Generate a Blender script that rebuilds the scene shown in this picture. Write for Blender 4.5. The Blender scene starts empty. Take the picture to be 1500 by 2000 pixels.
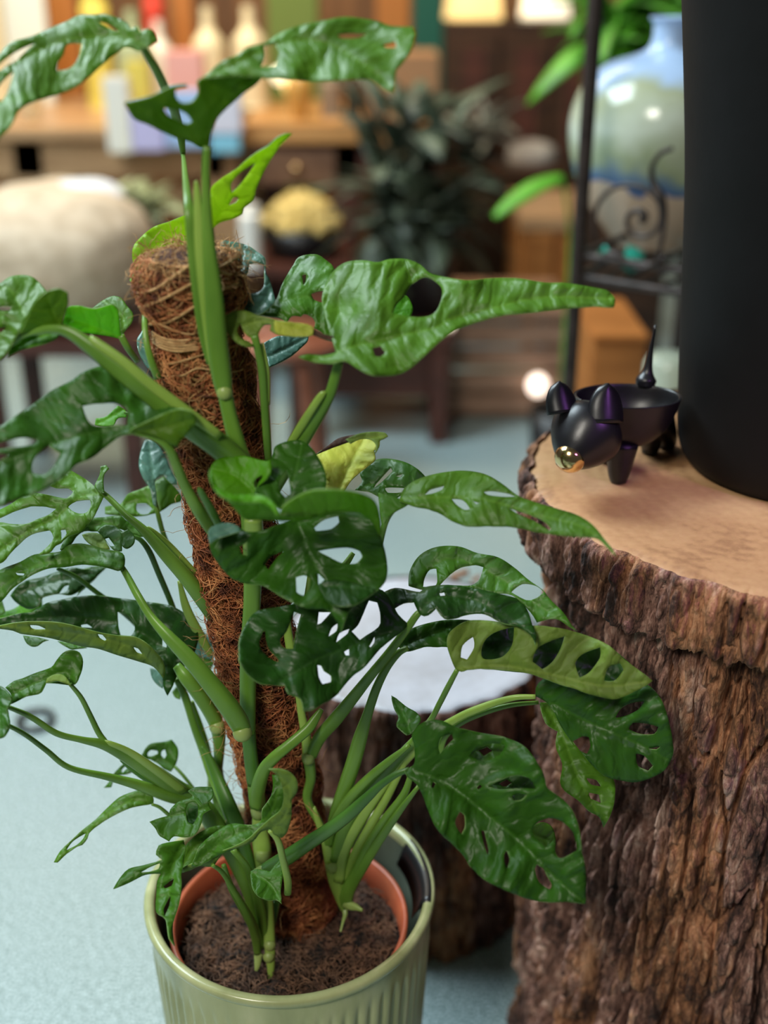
import bpy, bmesh, math, random
import numpy as np
from mathutils import Vector, Matrix
from mathutils.geometry import delaunay_2d_cdt
random.seed(7); rng = np.random.default_rng(7)
S = bpy.context.scene
COL = S.collection
# ---------------------------------------------------------------- camera
F, PITCH, CAMH = 2330.0, math.radians(25), 1.05
cam = bpy.data.objects.new('camera', bpy.data.cameras.new('camera')); COL.objects.link(cam)
cam.location = (0, 0, CAMH); cam.rotation_euler = (math.pi/2 - PITCH, 0, 0)
cam.data.sensor_fit = 'VERTICAL'; cam.data.sensor_height = 36; cam.data.lens = F/2000*36
cam.data.clip_start = 0.02
cam.data.dof.use_dof = True; cam.data.dof.focus_distance = 0.875; cam.data.dof.aperture_fstop = 2.5
S.camera = cam
# ---------------------------------------------------------------- light
S.view_settings.view_transform = 'Standard'; S.view_settings.look = 'None'
S.view_settings.gamma = 1; S.view_settings.use_curve_mapping = False
S.view_settings.exposure = 0.0
W = bpy.data.worlds.new('world'); S.world = W; W.use_nodes = True
W.node_tree.nodes['Background'].inputs[0].default_value = (0.86, 0.88, 0.86, 1)
W.node_tree.nodes['Background'].inputs[1].default_value = 0.065
def area(name, loc, target, size, power, color):
    l = bpy.data.lights.new(name, 'AREA'); l.shape = 'RECTANGLE'; l.size, l.size_y = size; l.energy = power; l.color = color
    o = bpy.data.objects.new(name, l); COL.objects.link(o); o.location = loc
    o.rotation_euler = (Vector(target)-Vector(loc)).to_track_quat('-Z', 'Y').to_euler(); return o
area('roof_window_light', (-1.25, 1.7, 2.5), (-0.15, 0.8, 0.3), (1.3, 1.0), 90, (0.78, 0.93, 1.0))
area('front_fill_light', (-0.9, -0.9, 2.4), (0.2, 0.9, 0.4), (0.6, 0.6), 46, (1.0, 0.95, 0.84))  # soft fill added behind the camera, no window seen there
area('display_lamp_light', (-0.9, 3.3, 2.1), (-0.7, 4.0, 0.7), (2.2, 0.5), 50, (1.0, 0.80, 0.52))
vl = area('violet_lamp_light', (0.62, 0.32, 1.22), (0.25, 0.875, 0.66), (0.12, 0.12), 0.14, (0.62, 0.20, 1.0)); vl.data.spread = math.radians(44)
# ---------------------------------------------------------------- pixel ray helpers (1500 x 2000 frame)
def ray(px, py):
    a, b = (px-750)/F, -(py-1000)/F
    return Vector((a, math.cos(PITCH)+b*math.sin(PITCH), -math.sin(PITCH)+b*math.cos(PITCH)))
def P(px, py, Y):                     # point on that ray at forward distance Y
    d = ray(px, py); t = Y/d.y
    return Vector((d.x*t, Y, CAMH+d.z*t))
def G(px, py, h=0.0):                 # point on that ray at height h
    d = ray(px, py); t = (h-CAMH)/d.z
    return Vector((d.x*t, d.y*t, h))
def mpp(px, py, Y):                   # metres per pixel there
    return Y/ray(px, py).y/F
# ---------------------------------------------------------------- objects
def link(name, me, mats, parent=None):
    o = bpy.data.objects.new(name, me); COL.objects.link(o)
    for m in (mats if isinstance(mats, (list, tuple)) else [mats]): me.materials.append(m)
    if parent: o.parent = parent; o.matrix_parent_inverse = parent.matrix_world.inverted() if False else Matrix.Translation(-parent.location)
    return o
def tag(o, label=None, cat=None, group=None, kind=None):
    if label: o['label'] = label
    if cat: o['category'] = cat
    if group: o['group'] = group
    if kind: o['kind'] = kind
    return o
def thing(name, loc, label, cat, group=None):
    o = bpy.data.objects.new(name, None); COL.objects.link(o); o.location = loc; o.empty_display_size = .02
    return tag(o, label, cat, group)
def mesh_from(verts, faces, name='m', smooth=True):
    me = bpy.data.meshes.new(name); me.from_pydata([tuple(v) for v in verts], [], faces)
    if smooth: me.polygons.foreach_set('use_smooth', [True]*len(me.polygons))
    me.update(); return me
def grid_mesh(V, nu, nv, wrap_u=False, name='m', caps=False):
    """V array (nv rows, nu cols, 3)"""
    V = np.asarray(V, dtype=np.float32).reshape(nv*nu, 3)
    iu = np.arange(nu if wrap_u else nu-1); iv = np.arange(nv-1)
    A, B = np.meshgrid(iu, iv); A = A.ravel(); B = B.ravel(); A2 = (A+1) % nu
    q = np.stack([B*nu+A, B*nu+A2, (B+1)*nu+A2, (B+1)*nu+A], 1).astype(np.int32)
    me = bpy.data.meshes.new(name)
    me.vertices.add(len(V)); me.vertices.foreach_set('co', V.ravel())
    me.loops.add(q.size); me.loops.foreach_set('vertex_index', q.ravel())
    me.polygons.add(len(q)); me.polygons.foreach_set('loop_start', np.arange(0, q.size, 4, dtype=np.int32))
    me.polygons.foreach_set('loop_total', np.full(len(q), 4, dtype=np.int32))
    me.polygons.foreach_set('use_smooth', np.ones(len(q), dtype=bool))
    me.update(calc_edges=True); me.validate(); return me
def lathe(profile, n=48, wobble=None):
    V = []
    for r, z in profile:
        for i in range(n):
            a = 2*math.pi*i/n; rr = r if wobble is None else r+wobble(a, r, z)
            V.append((rr*math.cos(a), rr*math.sin(a), z))
    return grid_mesh(V, n, len(profile), True)
def box_mesh(sx, sy, sz, bev=.004, cz=None):
    bm = bmesh.new(); bmesh.ops.create_cube(bm, size=1)
    for v in bm.verts: v.co = Vector((v.co.x*sx, v.co.y*sy, v.co.z*sz + (sz/2 if cz is None else cz)))
    if bev: bmesh.ops.bevel(bm, geom=bm.edges[:], offset=bev, segments=2, affect='EDGES')
    me = bpy.data.meshes.new('box'); bm.to_mesh(me); bm.free(); return me
def part_box(name, x0, x1, y0, y1, z0, z1, mat, parent=None, bev=.004):
    me = box_mesh(x1-x0, y1-y0, z1-z0, min(bev, .3*min(x1-x0, y1-y0, z1-z0)), cz=0)
    me.transform(Matrix.Translation(((x0+x1)/2, (y0+y1)/2, (z0+z1)/2)))
    return link(name, me, mat, parent)
def catmull(pts, n=6):
    pts = [np.array(p, float) for p in pts]
    if len(pts) < 3: return [pts[0]+(pts[-1]-pts[0])*i/n for i in range(n+1)]
    Pp = [2*pts[0]-pts[1]]+pts+[2*pts[-1]-pts[-2]]; out = []
    for i in range(1, len(Pp)-2):
        a, b, c, d = Pp[i-1:i+3]
        for k in range(n):
            t = k/n
            out.append(.5*((2*b)+(-a+c)*t+(2*a-5*b+4*c-d)*t*t+(-a+3*b-3*c+d)*t**3))
    out.append(pts[-1]); return out
def tube_geo(pts, rad, sides=10, flat=1.0, groove=0.0):
    """pts list of vectors, rad list; returns verts, faces"""
    pts = [Vector(p) for p in pts]; V = []; Fc = []; up = None
    for i, p in enumerate(pts):
        t = (pts[min(i+1, len(pts)-1)]-pts[max(i-1, 0)]).normalized()
        if up is None:
            up = Vector((0, -1, 0)); 
            if abs(t.dot(up)) > .9: up = Vector((0, 0, 1))
        up = (up-t*up.dot(t)).normalized(); sd = t.cross(up)
        for k in range(sides):
            a = 2*math.pi*k/sides; r = rad[i]*(1-groove*max(0, math.cos(a))**6)
            V.append(p+up*math.cos(a)*r*flat+sd*math.sin(a)*r)
    n = len(pts)
    for i in range(n-1):
        for k in range(sides):
            k2 = (k+1) % sides
            Fc.append((i*sides+k, i*sides+k2, (i+1)*sides+k2, (i+1)*sides+k))
    Fc.append(tuple(range(sides))[::-1]); Fc.append(tuple(range((n-1)*sides, n*sides)))
    return V, Fc
def tube(name, pts, rad, mat, parent=None, sides=10, flat=1.0, n=6, groove=0.0):
    full = [tuple(p)+(r,) for p, r in zip(pts, rad)]
    c = catmull(full, n)
    V, Fc = tube_geo([p[:3] for p in c], [max(p[3], 1e-4) for p in c], sides, flat, groove)
    return link(name, mesh_from(V, Fc), mat, parent)
def many_tubes(lines, rad, sides=3):
    """lines array (N, K, 3) , rad (N,) -> one mesh"""
    L = np.asarray(lines, float); N, K, _ = L.shape
    T = np.gradient(L, axis=1); T /= np.linalg.norm(T, axis=2, keepdims=True)+1e-9
    ref = np.where(np.abs(T[..., 2:3]) > .8, np.array([1., 0, 0]), np.array([0, 0, 1.]))
    U = np.cross(T, ref); U /= np.linalg.norm(U, axis=2, keepdims=True)+1e-9; Wv = np.cross(T, U)
    taper = np.ones(K); taper[-1] = .3; taper[0] = .5
    R = np.asarray(rad)[:, None, None]*taper[None, :, None]
    a = 2*np.pi*np.arange(sides)/sides
    V = L[:, :, None, :]+(U*R)[:, :, None, :]*np.cos(a)[None, None, :, None]+(Wv*R)[:, :, None, :]*np.sin(a)[None, None, :, None]
    V = V.reshape(-1, 3).astype(np.float32)
    n, k, s = np.meshgrid(np.arange(N), np.arange(K-1), np.arange(sides), indexing='ij')
    s2 = (s+1) % sides; b = (n*K+k)*sides; b2 = (n*K+k+1)*sides
    q = np.stack([b+s, b+s2, b2+s2, b2+s], -1).reshape(-1, 4).astype(np.int32)
    me = bpy.data.meshes.new('tubes'); me.vertices.add(len(V)); me.vertices.foreach_set('co', V.ravel())
    me.loops.add(q.size); me.loops.foreach_set('vertex_index', q.ravel())
    me.polygons.add(len(q)); me.polygons.foreach_set('loop_start', np.arange(0, q.size, 4, dtype=np.int32))
    me.polygons.foreach_set('loop_total', np.full(len(q), 4, dtype=np.int32))
    me.polygons.foreach_set('use_smooth', np.ones(len(q), dtype=bool)); me.update(calc_edges=True); return me
# ---------------------------------------------------------------- numpy noise
def _h(i, j, k, s=0):
    n = (i*374761393+j*668265263+k*2147483647+s*974634777) & 0xffffffff
    n = ((n ^ (n >> 13))*1274126177) & 0xffffffff
    return ((n ^ (n >> 16)) & 0xffff)/65535.0
def vnoise(p, s=0):
    p = np.asarray(p, float); i = np.floor(p).astype(np.int64); f = p-i; f = f*f*(3-2*f); r = 0
    for a in (0, 1):
        for b in (0, 1):
            for c in (0, 1):
                w = (f[..., 0] if a else 1-f[..., 0])*(f[..., 1] if b else 1-f[..., 1])*(f[..., 2] if c else 1-f[..., 2])
                r = r+w*_h(i[..., 0]+a, i[..., 1]+b, i[..., 2]+c, s)
    return r
def fbm(p, o=4, s=0):
    r = 0; w = .5
    for k in range(o): r = r+w*vnoise(p*2**k, s+k); w *= .5
    return r
def worley(p, s=0):
    p = np.asarray(p, float); i = np.floor(p).astype(np.int64); f1 = np.full(p.shape[:-1], 9.); f2 = f1.copy(); cid = np.zeros(p.shape[:-1])
    for a in (-1, 0, 1):
        for b in (-1, 0, 1):
            for c in (-1, 0, 1):
                q = i+np.array([a, b, c])
                o = np.stack([_h(q[..., 0], q[..., 1], q[..., 2], s+t) for t in (1, 2, 3)], -1)
                d = np.sqrt(((q+o-p)**2).sum(-1)); h = _h(q[..., 0], q[..., 1], q[..., 2], s+9)
                m = d < f1; f2 = np.where(m, f1, np.minimum(f2, d)); cid = np.where(m, h, cid); f1 = np.where(m, d, f1)
    return f1, f2, cid
# ---------------------------------------------------------------- materials
def mat(name, color=(.5, .5, .5), rough=.6, metal=0, **kw):
    m = bpy.data.materials.new(name); m.use_nodes = True; nt = m.node_tree; b = nt.nodes['Principled BSDF']
    b.inputs['Base Color'].default_value = tuple(color)+(1,); b.inputs['Roughness'].default_value = rough
    b.inputs['Metallic'].default_value = metal
    for k, v in kw.items(): b.inputs[k.replace('_', ' ')].default_value = v
    return m
def N(nt, t, **kw):
    n = nt.nodes.new(t)
    for k, v in kw.items():
        if k.startswith('i_'):
            key = k[2:].replace('_', ' ')
            n.inputs[int(key) if key.isdigit() else key].default_value = v
        else: setattr(n, k, v)
    return n
def ramp(nt, stops):
    r = nt.nodes.new('ShaderNodeValToRGB'); e = r.color_ramp.elements
    while len(e) < len(stops): e.new(.5)
    for x, (p, c) in zip(e, stops): x.position = p; x.color = tuple(c)+(1,)
    return r
def noise_mat(name, stops, scale=8, detail=6, rough=.6, stretch=(1, 1, 1), bump=.2, bscale=None, dist=.002, metal=0, **kw):
    m = mat(name, stops[0][1], rough, metal, **kw); nt = m.node_tree; b = nt.nodes['Principled BSDF']; L = nt.links.new
    tc = N(nt, 'ShaderNodeTexCoord'); mp = N(nt, 'ShaderNodeMapping'); mp.inputs['Scale'].default_value = stretch
    L(tc.outputs['Object'], mp.inputs[0])
    n = N(nt, 'ShaderNodeTexNoise', i_Scale=scale, i_Detail=detail); L(mp.outputs[0], n.inputs['Vector'])
    r = ramp(nt, stops); L(n.outputs[0], r.inputs[0]); L(r.outputs[0], b.inputs['Base Color'])
    if bump:
        n2 = N(nt, 'ShaderNodeTexNoise', i_Scale=bscale or scale*3, i_Detail=8); L(mp.outputs[0], n2.inputs['Vector'])
        bp = N(nt, 'ShaderNodeBump', i_Strength=bump, i_Distance=dist); L(n2.outputs[0], bp.inputs['Height']); L(bp.outputs[0], b.inputs['Normal'])
    return m
_lm = {}
def leaf_mat(name, c, rough=.42, trans=.25, vein=(1.5, 1.35, 1.3), mott=.25, tc_col=None):
    """c base colour; veins lighter, soft mottling, thin-leaf translucency"""
    if name in _lm: return _lm[name]
    m = mat(name, c, rough, Specular_IOR_Level=.36); nt = m.node_tree; b = nt.nodes['Principled BSDF']; L = nt.links.new
    uv = N(nt, 'ShaderNodeUVMap'); sp = N(nt, 'ShaderNodeSeparateXYZ'); L(uv.outputs[0], sp.inputs[0])
    ab = N(nt, 'ShaderNodeMath', operation='ABSOLUTE'); L(sp.outputs[1], ab.inputs[0])
    ma = N(nt, 'ShaderNodeMath', operation='MULTIPLY_ADD'); L(ab.outputs[0], ma.inputs[0]); ma.inputs[1].default_value = -.6; L(sp.outputs[0], ma.inputs[2])
    ns = N(nt, 'ShaderNodeTexNoise', i_Scale=2.5, i_Detail=3); L(uv.outputs[0], ns.inputs['Vector'])
    a2 = N(nt, 'ShaderNodeMath', operation='MULTIPLY_ADD'); L(ns.outputs[0], a2.inputs[0]); a2.inputs[1].default_value = .42; L(ma.outputs[0], a2.inputs[2])
    a3 = N(nt, 'ShaderNodeMath', operation='MULTIPLY'); L(a2.outputs[0], a3.inputs[0]); a3.inputs[1].default_value = 1/.30
    pp = N(nt, 'ShaderNodeMath', operation='PINGPONG'); L(a3.outputs[0], pp.inputs[0]); pp.inputs[1].default_value = .5
    mr = N(nt, 'ShaderNodeMapRange', clamp=True); L(pp.outputs[0], mr.inputs[0]); mr.inputs[1].default_value = .0; mr.inputs[2].default_value = .06; mr.inputs[3].default_value = 1; mr.inputs[4].default_value = 0
    mrib = N(nt, 'ShaderNodeMapRange', clamp=True); L(ab.outputs[0], mrib.inputs[0]); mrib.inputs[1].default_value = .015; mrib.inputs[2].default_value = .04; mrib.inputs[3].default_value = 1.6; mrib.inputs[4].default_value = 0
    mx = N(nt, 'ShaderNodeMath', operation='MAXIMUM'); L(mr.outputs[0], mx.inputs[0]); L(mrib.outputs[0], mx.inputs[1])
    half = N(nt, 'ShaderNodeMath', operation='MULTIPLY'); L(mx.outputs[0], half.inputs[0]); half.inputs[1].default_value = .38
    obj = N(nt, 'ShaderNodeTexCoord')
    nz = N(nt, 'ShaderNodeTexNoise', i_Scale=42, i_Detail=5); L(obj.outputs['Object'], nz.inputs['Vector'])
    r = ramp(nt, [(.32, [x*(1-mott) for x in c]), (.68, [x*(1+mott*.8) for x in c])]); L(nz.outputs[0], r.inputs[0])
    mix = N(nt, 'ShaderNodeMixRGB', blend_type='MIX'); L(half.outputs[0], mix.inputs[0]); L(r.outputs[0], mix.inputs[1])
    mix.inputs[2].default_value = tuple(min(1, x*v+.008) for x, v in zip(c, vein))+(1,)
    L(mix.outputs[0], b.inputs['Base Color'])
    # bump: cushions between veins + fine grain
    sm = N(nt, 'ShaderNodeMapRange', interpolation_type='SMOOTHSTEP'); L(pp.outputs[0], sm.inputs[0]); sm.inputs[2].default_value = .3
    fn = N(nt, 'ShaderNodeTexNoise', i_Scale=110, i_Detail=4); L(obj.outputs['Object'], fn.inputs['Vector'])
    ad = N(nt, 'ShaderNodeMath', operation='MULTIPLY_ADD'); L(fn.outputs[0], ad.inputs[0]); ad.inputs[1].default_value = .55; L(sm.outputs[0], ad.inputs[2])
    bp = N(nt, 'ShaderNodeBump', i_Strength=.4, i_Distance=.0010); L(ad.outputs[0], bp.inputs['Height']); L(bp.outputs[0], b.inputs['Normal'])
    tr = N(nt, 'ShaderNodeBsdfTranslucent'); t = tc_col or (c[0]*2.6+.01, c[1]*2.0+.02, c[2]*.9)
    tr.inputs[0].default_value = tuple(min(.9, x) for x in t)+(1,); L(bp.outputs[0], tr.inputs['Normal'])
    ms = N(nt, 'ShaderNodeMixShader', i_0=trans); L(b.outputs[0], ms.inputs[1]); L(tr.outputs[0], ms.inputs[2])
    L(ms.outputs[0], nt.nodes['Material Output'].inputs['Surface'])
    _lm[name] = m; return m
# ---------------------------------------------------------------- leaf builder
def inpoly(pts, poly):
    x, y = pts[:, 0], pts[:, 1]; r = np.zeros(len(pts), bool); n = len(poly)
    for i in range(n):
        x1, y1 = poly[i]; x2, y2 = poly[(i+1) % n]
        if y1 == y2: continue
        c = ((y1 > y) != (y2 > y)) & (x < (x2-x1)*(y-y1)/(y2-y1)+x1); r ^= c
    return r
def seg_dist(pts, poly, closed=True):
    best = np.full(len(pts), 1e9); sgn = np.zeros(len(pts)); tt = np.zeros(len(pts)); acc = 0
    n = len(poly); m = n if closed else n-1
    for i in range(m):
        a = np.array(poly[i], float); b = np.array(poly[(i+1) % n], float); d = b-a; Ls = np.hypot(*d)+1e-9
        raw = ((pts-a)@d)/Ls**2
        lo = 0 if (closed or i > 0) else -1e9; hi = 1 if (closed or i < m-1) else 1e9
        t = np.clip(raw, lo, hi) if not closed else np.clip(raw, 0, 1)
        q = a+t[:, None]*d; ds = np.hypot(*(pts-q).T); k = ds < best
        best = np.where(k, ds, best); sgn = np.where(k, np.sign(d[0]*(pts[:, 1]-a[1])-d[1]*(pts[:, 0]-a[0])), sgn); tt = np.where(k, acc+t*Ls, tt); acc += Ls
    return best, sgn, tt
def smooth_loop(poly, step):
    p = np.array(poly, float); n = len(p); out = []
    for i in range(n):
        a, b, c, d = p[i-1], p[i], p[(i+1) % n], p[(i+2) % n]
        # keep sharp corners (tips), curve the rest
        def ang(u, v, w):
            e, f = v-u, w-v; return math.degrees(math.acos(max(-1, min(1, e@f/(np.hypot(*e)*np.hypot(*f)+1e-9)))))
        m1 = np.zeros(2) if ang(a, b, c) > 62 else (c-a)*.5
        m2 = np.zeros(2) if ang(b, c, d) > 62 else (d-b)*.5
        L = np.hypot(*(c-b)); lim = L*1.1
        for m in (m1, m2):
            h = np.hypot(*m)
            if h > lim: m *= lim/h
        k = max(1, int(round(L/step)))
        for j in range(k):
            t = j/k; out.append((2*t**3-3*t*t+1)*b+(t**3-2*t*t+t)*m1+(-2*t**3+3*t*t)*c+(t**3-t*t)*m2)
    return np.array(out)
def leaf_patch(o, Y, g=(0, -.035), h=(), rib=None, fold=.0, curl=0., bend=0., q=.0016, wav=.004, vs=30, at=None, step=None, seed=0):
    o = np.array(o, float); size = max(np.ptp(o[:, 0]), np.ptp(o[:, 1]))
    step = step or max(3.0, min(7.5, size/26))
    B = smooth_loop(o, step); H = [smooth_loop(x, step*.8) for x in h]
    if rib is None:
        rib = [tuple(o[0]), tuple(o[np.argmax(np.hypot(*(o-o[0]).T))])]
    if len(rib) > 2: rib = [tuple(p) for p in catmull(rib, 3)]
    xs = np.arange(B[:, 0].min(), B[:, 0].max(), step); ys = np.arange(B[:, 1].min(), B[:, 1].max(), step*.87)
    gx, gy = np.meshgrid(xs, ys); gx = gx+np.where(np.arange(len(ys))[:, None] % 2, step/2, 0); I = np.stack([gx.ravel(), gy.ravel()], 1)
    I = I+rng.uniform(-.1, .1, I.shape)*step
    I = I[inpoly(I, B)]; I = I[seg_dist(I, B)[0] > step*.55]
    for x in H:
        if len(I): I = I[~inpoly(I, x)]; I = I[seg_dist(I, x)[0] > step*.55]
    pts = [B]+H+[I]; E = []; k = 0
    for L in [B]+H:
        n = len(L); E += [(k+i, k+(i+1) % n) for i in range(n)]; k += n
    A = np.concatenate(pts)
    r = delaunay_2d_cdt([Vector(p) for p in A], E, [], 0, 1e-4)
    V = np.array([tuple(v) for v in r[0]]); T = [f for f in r[2] if len(f) == 3]
    Cn = np.array([V[list(f)].mean(0) for f in T]); ok = inpoly(Cn, B)
    for x in H: ok &= ~inpoly(Cn, x)
    T = [f for f, m in zip(T, ok) if m]
    d, s, t = seg_dist(V, rib, False)
    base = at or rib[0]
    Yv = Y+g[0]*(V[:, 0]-base[0])/100+g[1]*(V[:, 1]-base[1])/100+fold*d/100+curl*(d/100)**2+bend*(t/100)**2
    ph = (t-.6*d)/vs+seed; sc = min(1, size/150)
    ph = ph+1.1*(vnoise(np.stack([V[:, 0]/45, V[:, 1]/45, np.full(len(V), seed*3.7)], -1), 5)-.5)
    amp = .35+1.1*vnoise(np.stack([V[:, 0]/60, V[:, 1]/60, np.full(len(V), seed*1.7)], -1), 9)
    Yv = Yv-.62*q*sc*amp*np.abs(np.sin(np.pi*ph))*np.clip(d/16, 0, 1)-.0032*sc*(fbm(np.stack([V[:, 0]/38, V[:, 1]/38, np.full(len(V), seed)], -1), 3, 2)-.45)+.0016*sc*np.exp(-(d/3.5)**2)
    Yv = Yv+wav*sc*np.sin(t/27+seed*2+s*1.3)*np.clip(d/50, 0, 1.3)+.002*sc*np.sin(V[:, 0]/19+seed)*np.sin(V[:, 1]/23+seed*3)
    W3 = [P(x, y, yy) for (x, y), yy in zip(V, Yv)]
    # face the camera
    F3 = []
    for f in T:
        a, b, c = (V[i] for i in f)
        area2 = (b[0]-a[0])*(c[1]-a[1])-(b[1]-a[1])*(c[0]-a[0])
        F3.append(tuple(f) if area2 < 0 else tuple(f)[::-1])
    return W3, F3, np.stack([t/100, s*d/100], 1)
def leaf(patches, parent, label=None, name='leaf', thick=.0007, rimmat=None):
    """patches: list of (material front, material back, kwargs)"""
    V = []; Fc = []; UV = []; MI = []; mats = []
    for mf, mb, kw in patches:
        w, f, uv = leaf_patch(**kw); k = len(V)
        if mf not in mats: mats.append(mf)
        V += w; Fc += [tuple(i+k for i in t) for t in f]; UV += list(uv); MI += [mats.index(mf)]*len(f)
    n = len(mats); backs = [next(mb for mf, mb, _ in patches if mf == m) for m in mats]
    me = mesh_from(V, Fc)
    me.polygons.foreach_set('material_index', MI)
    ul = me.uv_layers.new(name='UVMap'); li = np.empty(len(me.loops), dtype=np.int32); me.loops.foreach_get('vertex_index', li)
    ul.data.foreach_set('uv', np.array(UV)[li].astype(np.float32).ravel())
    o = link(name, me, mats+backs+[rimmat or M_rim], parent)
    s = o.modifiers.new('thick', 'SOLIDIFY'); s.thickness = thick; s.offset = -1
    s.material_offset = n; s.material_offset_rim = 2*n
    if label: o['label'] = label
    return o
# ================================================================ SETTING: floor, back wall
def floor_material():
    m = mat('speckled_floor', (.30, .37, .36), .30); nt = m.node_tree; b = nt.nodes['Principled BSDF']; L = nt.links.new
    tc = N(nt, 'ShaderNodeTexCoord')
    n = N(nt, 'ShaderNodeTexNoise', i_Scale=300, i_Detail=4); L(tc.outputs['Object'], n.inputs['Vector'])
    r = ramp(nt, [(.41, (.14, .21, .205)), (.50, (.27, .37, .37)), (.58, (.54, .67, .69))]); L(n.outputs[0], r.inputs[0]); L(r.outputs[0], b.inputs['Base Color'])
    n2 = N(nt, 'ShaderNodeTexNoise', i_Scale=600, i_Detail=2); L(tc.outputs['Object'], n2.inputs['Vector'])
    bp = N(nt, 'ShaderNodeBump', i_Strength=.35, i_Distance=.0006); L(n2.outputs[0], bp.inputs['Height']); L(bp.outputs[0], b.inputs['Normal'])
    return m
fl = part_box('floor', -4, 4, -.6, 5.2, -.1, 0, floor_material(), None, 0); tag(fl, kind='structure')
M_wallwood = noise_mat('brown_wall_boards', [(.3, (.10, .045, .018)), (.7, (.26, .12, .045))], 3, 5, .55, (6, 1, .5))
wb = part_box('wall_back', -4, 4, 4.75, 4.9, 0, 2.6, M_wallwood, None, 0); tag(wb, kind='structure')
# ================================================================ STUMPS
def wood_top_mat(name, stops, cx, cy, ring=70, rough=.6, stain=None):
    m = mat(name, stops[0][1], rough); nt = m.node_tree; b = nt.nodes['Principled BSDF']; L = nt.links.new
    tc = N(nt, 'ShaderNodeTexCoord'); mp = N(nt, 'ShaderNodeMapping'); mp.inputs['Location'].default_value = (-cx, -cy, 0); L(tc.outputs['Object'], mp.inputs[0])
    w = N(nt, 'ShaderNodeTexWave', wave_type='RINGS', rings_direction='Z', i_Scale=ring, i_Distortion=9, i_Detail=6, i_Detail_Scale=.35); L(mp.outputs[0], w.inputs['Vector'])
    n = N(nt, 'ShaderNodeTexNoise', i_Scale=9, i_Detail=8); L(mp.outputs[0], n.inputs['Vector'])
    f = N(nt, 'ShaderNodeTexNoise', i_Scale=160, i_Detail=4); L(mp.outputs[0], f.inputs['Vector'])
    a = N(nt, 'ShaderNodeMath', operation='MULTIPLY_ADD'); L(w.outputs[1], a.inputs[0]); a.inputs[1].default_value = .045; L(n.outputs[0], a.inputs[2])
    a2 = N(nt, 'ShaderNodeMath', operation='MULTIPLY_ADD'); L(f.outputs[0], a2.inputs[0]); a2.inputs[1].default_value = .3; L(a.outputs[0], a2.inputs[2])
    r = ramp(nt, stops); L(a2.outputs[0], r.inputs[0]); L(r.outputs[0], b.inputs['Base Color'])
    bp = N(nt, 'ShaderNodeBump', i_Strength=.5, i_Distance=.002); L(a2.outputs[0], bp.inputs['Height']); L(bp.outputs[0], b.inputs['Normal'])
    return m
def bark_mat(name, tint=(1, 1, 1)):
    m = mat(name, (.1, .06, .04), .85); nt = m.node_tree; b = nt.nodes['Principled BSDF']; L = nt.links.new
    tc = N(nt, 'ShaderNodeTexCoord'); mp = N(nt, 'ShaderNodeMapping'); mp.inputs['Scale'].default_value = (1, 1, .38); L(tc.outputs['Object'], mp.inputs[0])
    n = N(nt, 'ShaderNodeTexNoise', i_Scale=36, i_Detail=13, i_Roughness=.8); L(mp.outputs[0], n.inputs['Vector'])
    t = tint
    r = ramp(nt, [(.40, (.014*t[0], .008*t[1], .007*t[2])), (.47, (.10*t[0], .050*t[1], .036*t[2])), (.54, (.27*t[0], .155*t[1], .115*t[2])), (.62, (.52*t[0], .39*t[1], .31*t[2]))])
    L(n.outputs[0], r.inputs[0])
    n2 = N(nt, 'ShaderNodeTexNoise', i_Scale=17, i_Detail=5); mp2 = N(nt, 'ShaderNodeMapping'); mp2.inputs['Scale'].default_value = (1, 1, .3); mp2.inputs['Location'].default_value = (3, 1, 2)
    L(tc.outputs['Object'], mp2.inputs[0]); L(mp2.outputs[0], n2.inputs['Vector'])
    mr = N(nt, 'ShaderNodeMapRange', clamp=True); L(n2.outputs[0], mr.inputs[0]); mr.inputs[1].default_value = .52; mr.inputs[2].default_value = .60; mr.inputs[4].default_value = .6
    orr = ramp(nt, [(.42, (.07, .022, .008)), (.58, (.55, .24, .08))]); L(n.outputs[0], orr.inputs[0])
    mx = N(nt, 'ShaderNodeMixRGB'); L(mr.outputs[0], mx.inputs[0]); L(r.outputs[0], mx.inputs[1]); L(orr.outputs[0], mx.inputs[2])
    L(mx.outputs[0], b.inputs['Base Color'])
    n3 = N(nt, 'ShaderNodeTexNoise', i_Scale=150, i_Detail=6); L(mp.outputs[0], n3.inputs['Vector'])
    bp = N(nt, 'ShaderNodeBump', i_Strength=1, i_Distance=.006); L(n3.outputs[0], bp.inputs['Height']); L(bp.outputs[0], b.inputs['Normal'])
    return m
M_bark = bark_mat('rough_bark', (1.08, .98, .98)); M_bark2 = bark_mat('dark_bark', (.8, .62, .6))
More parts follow.
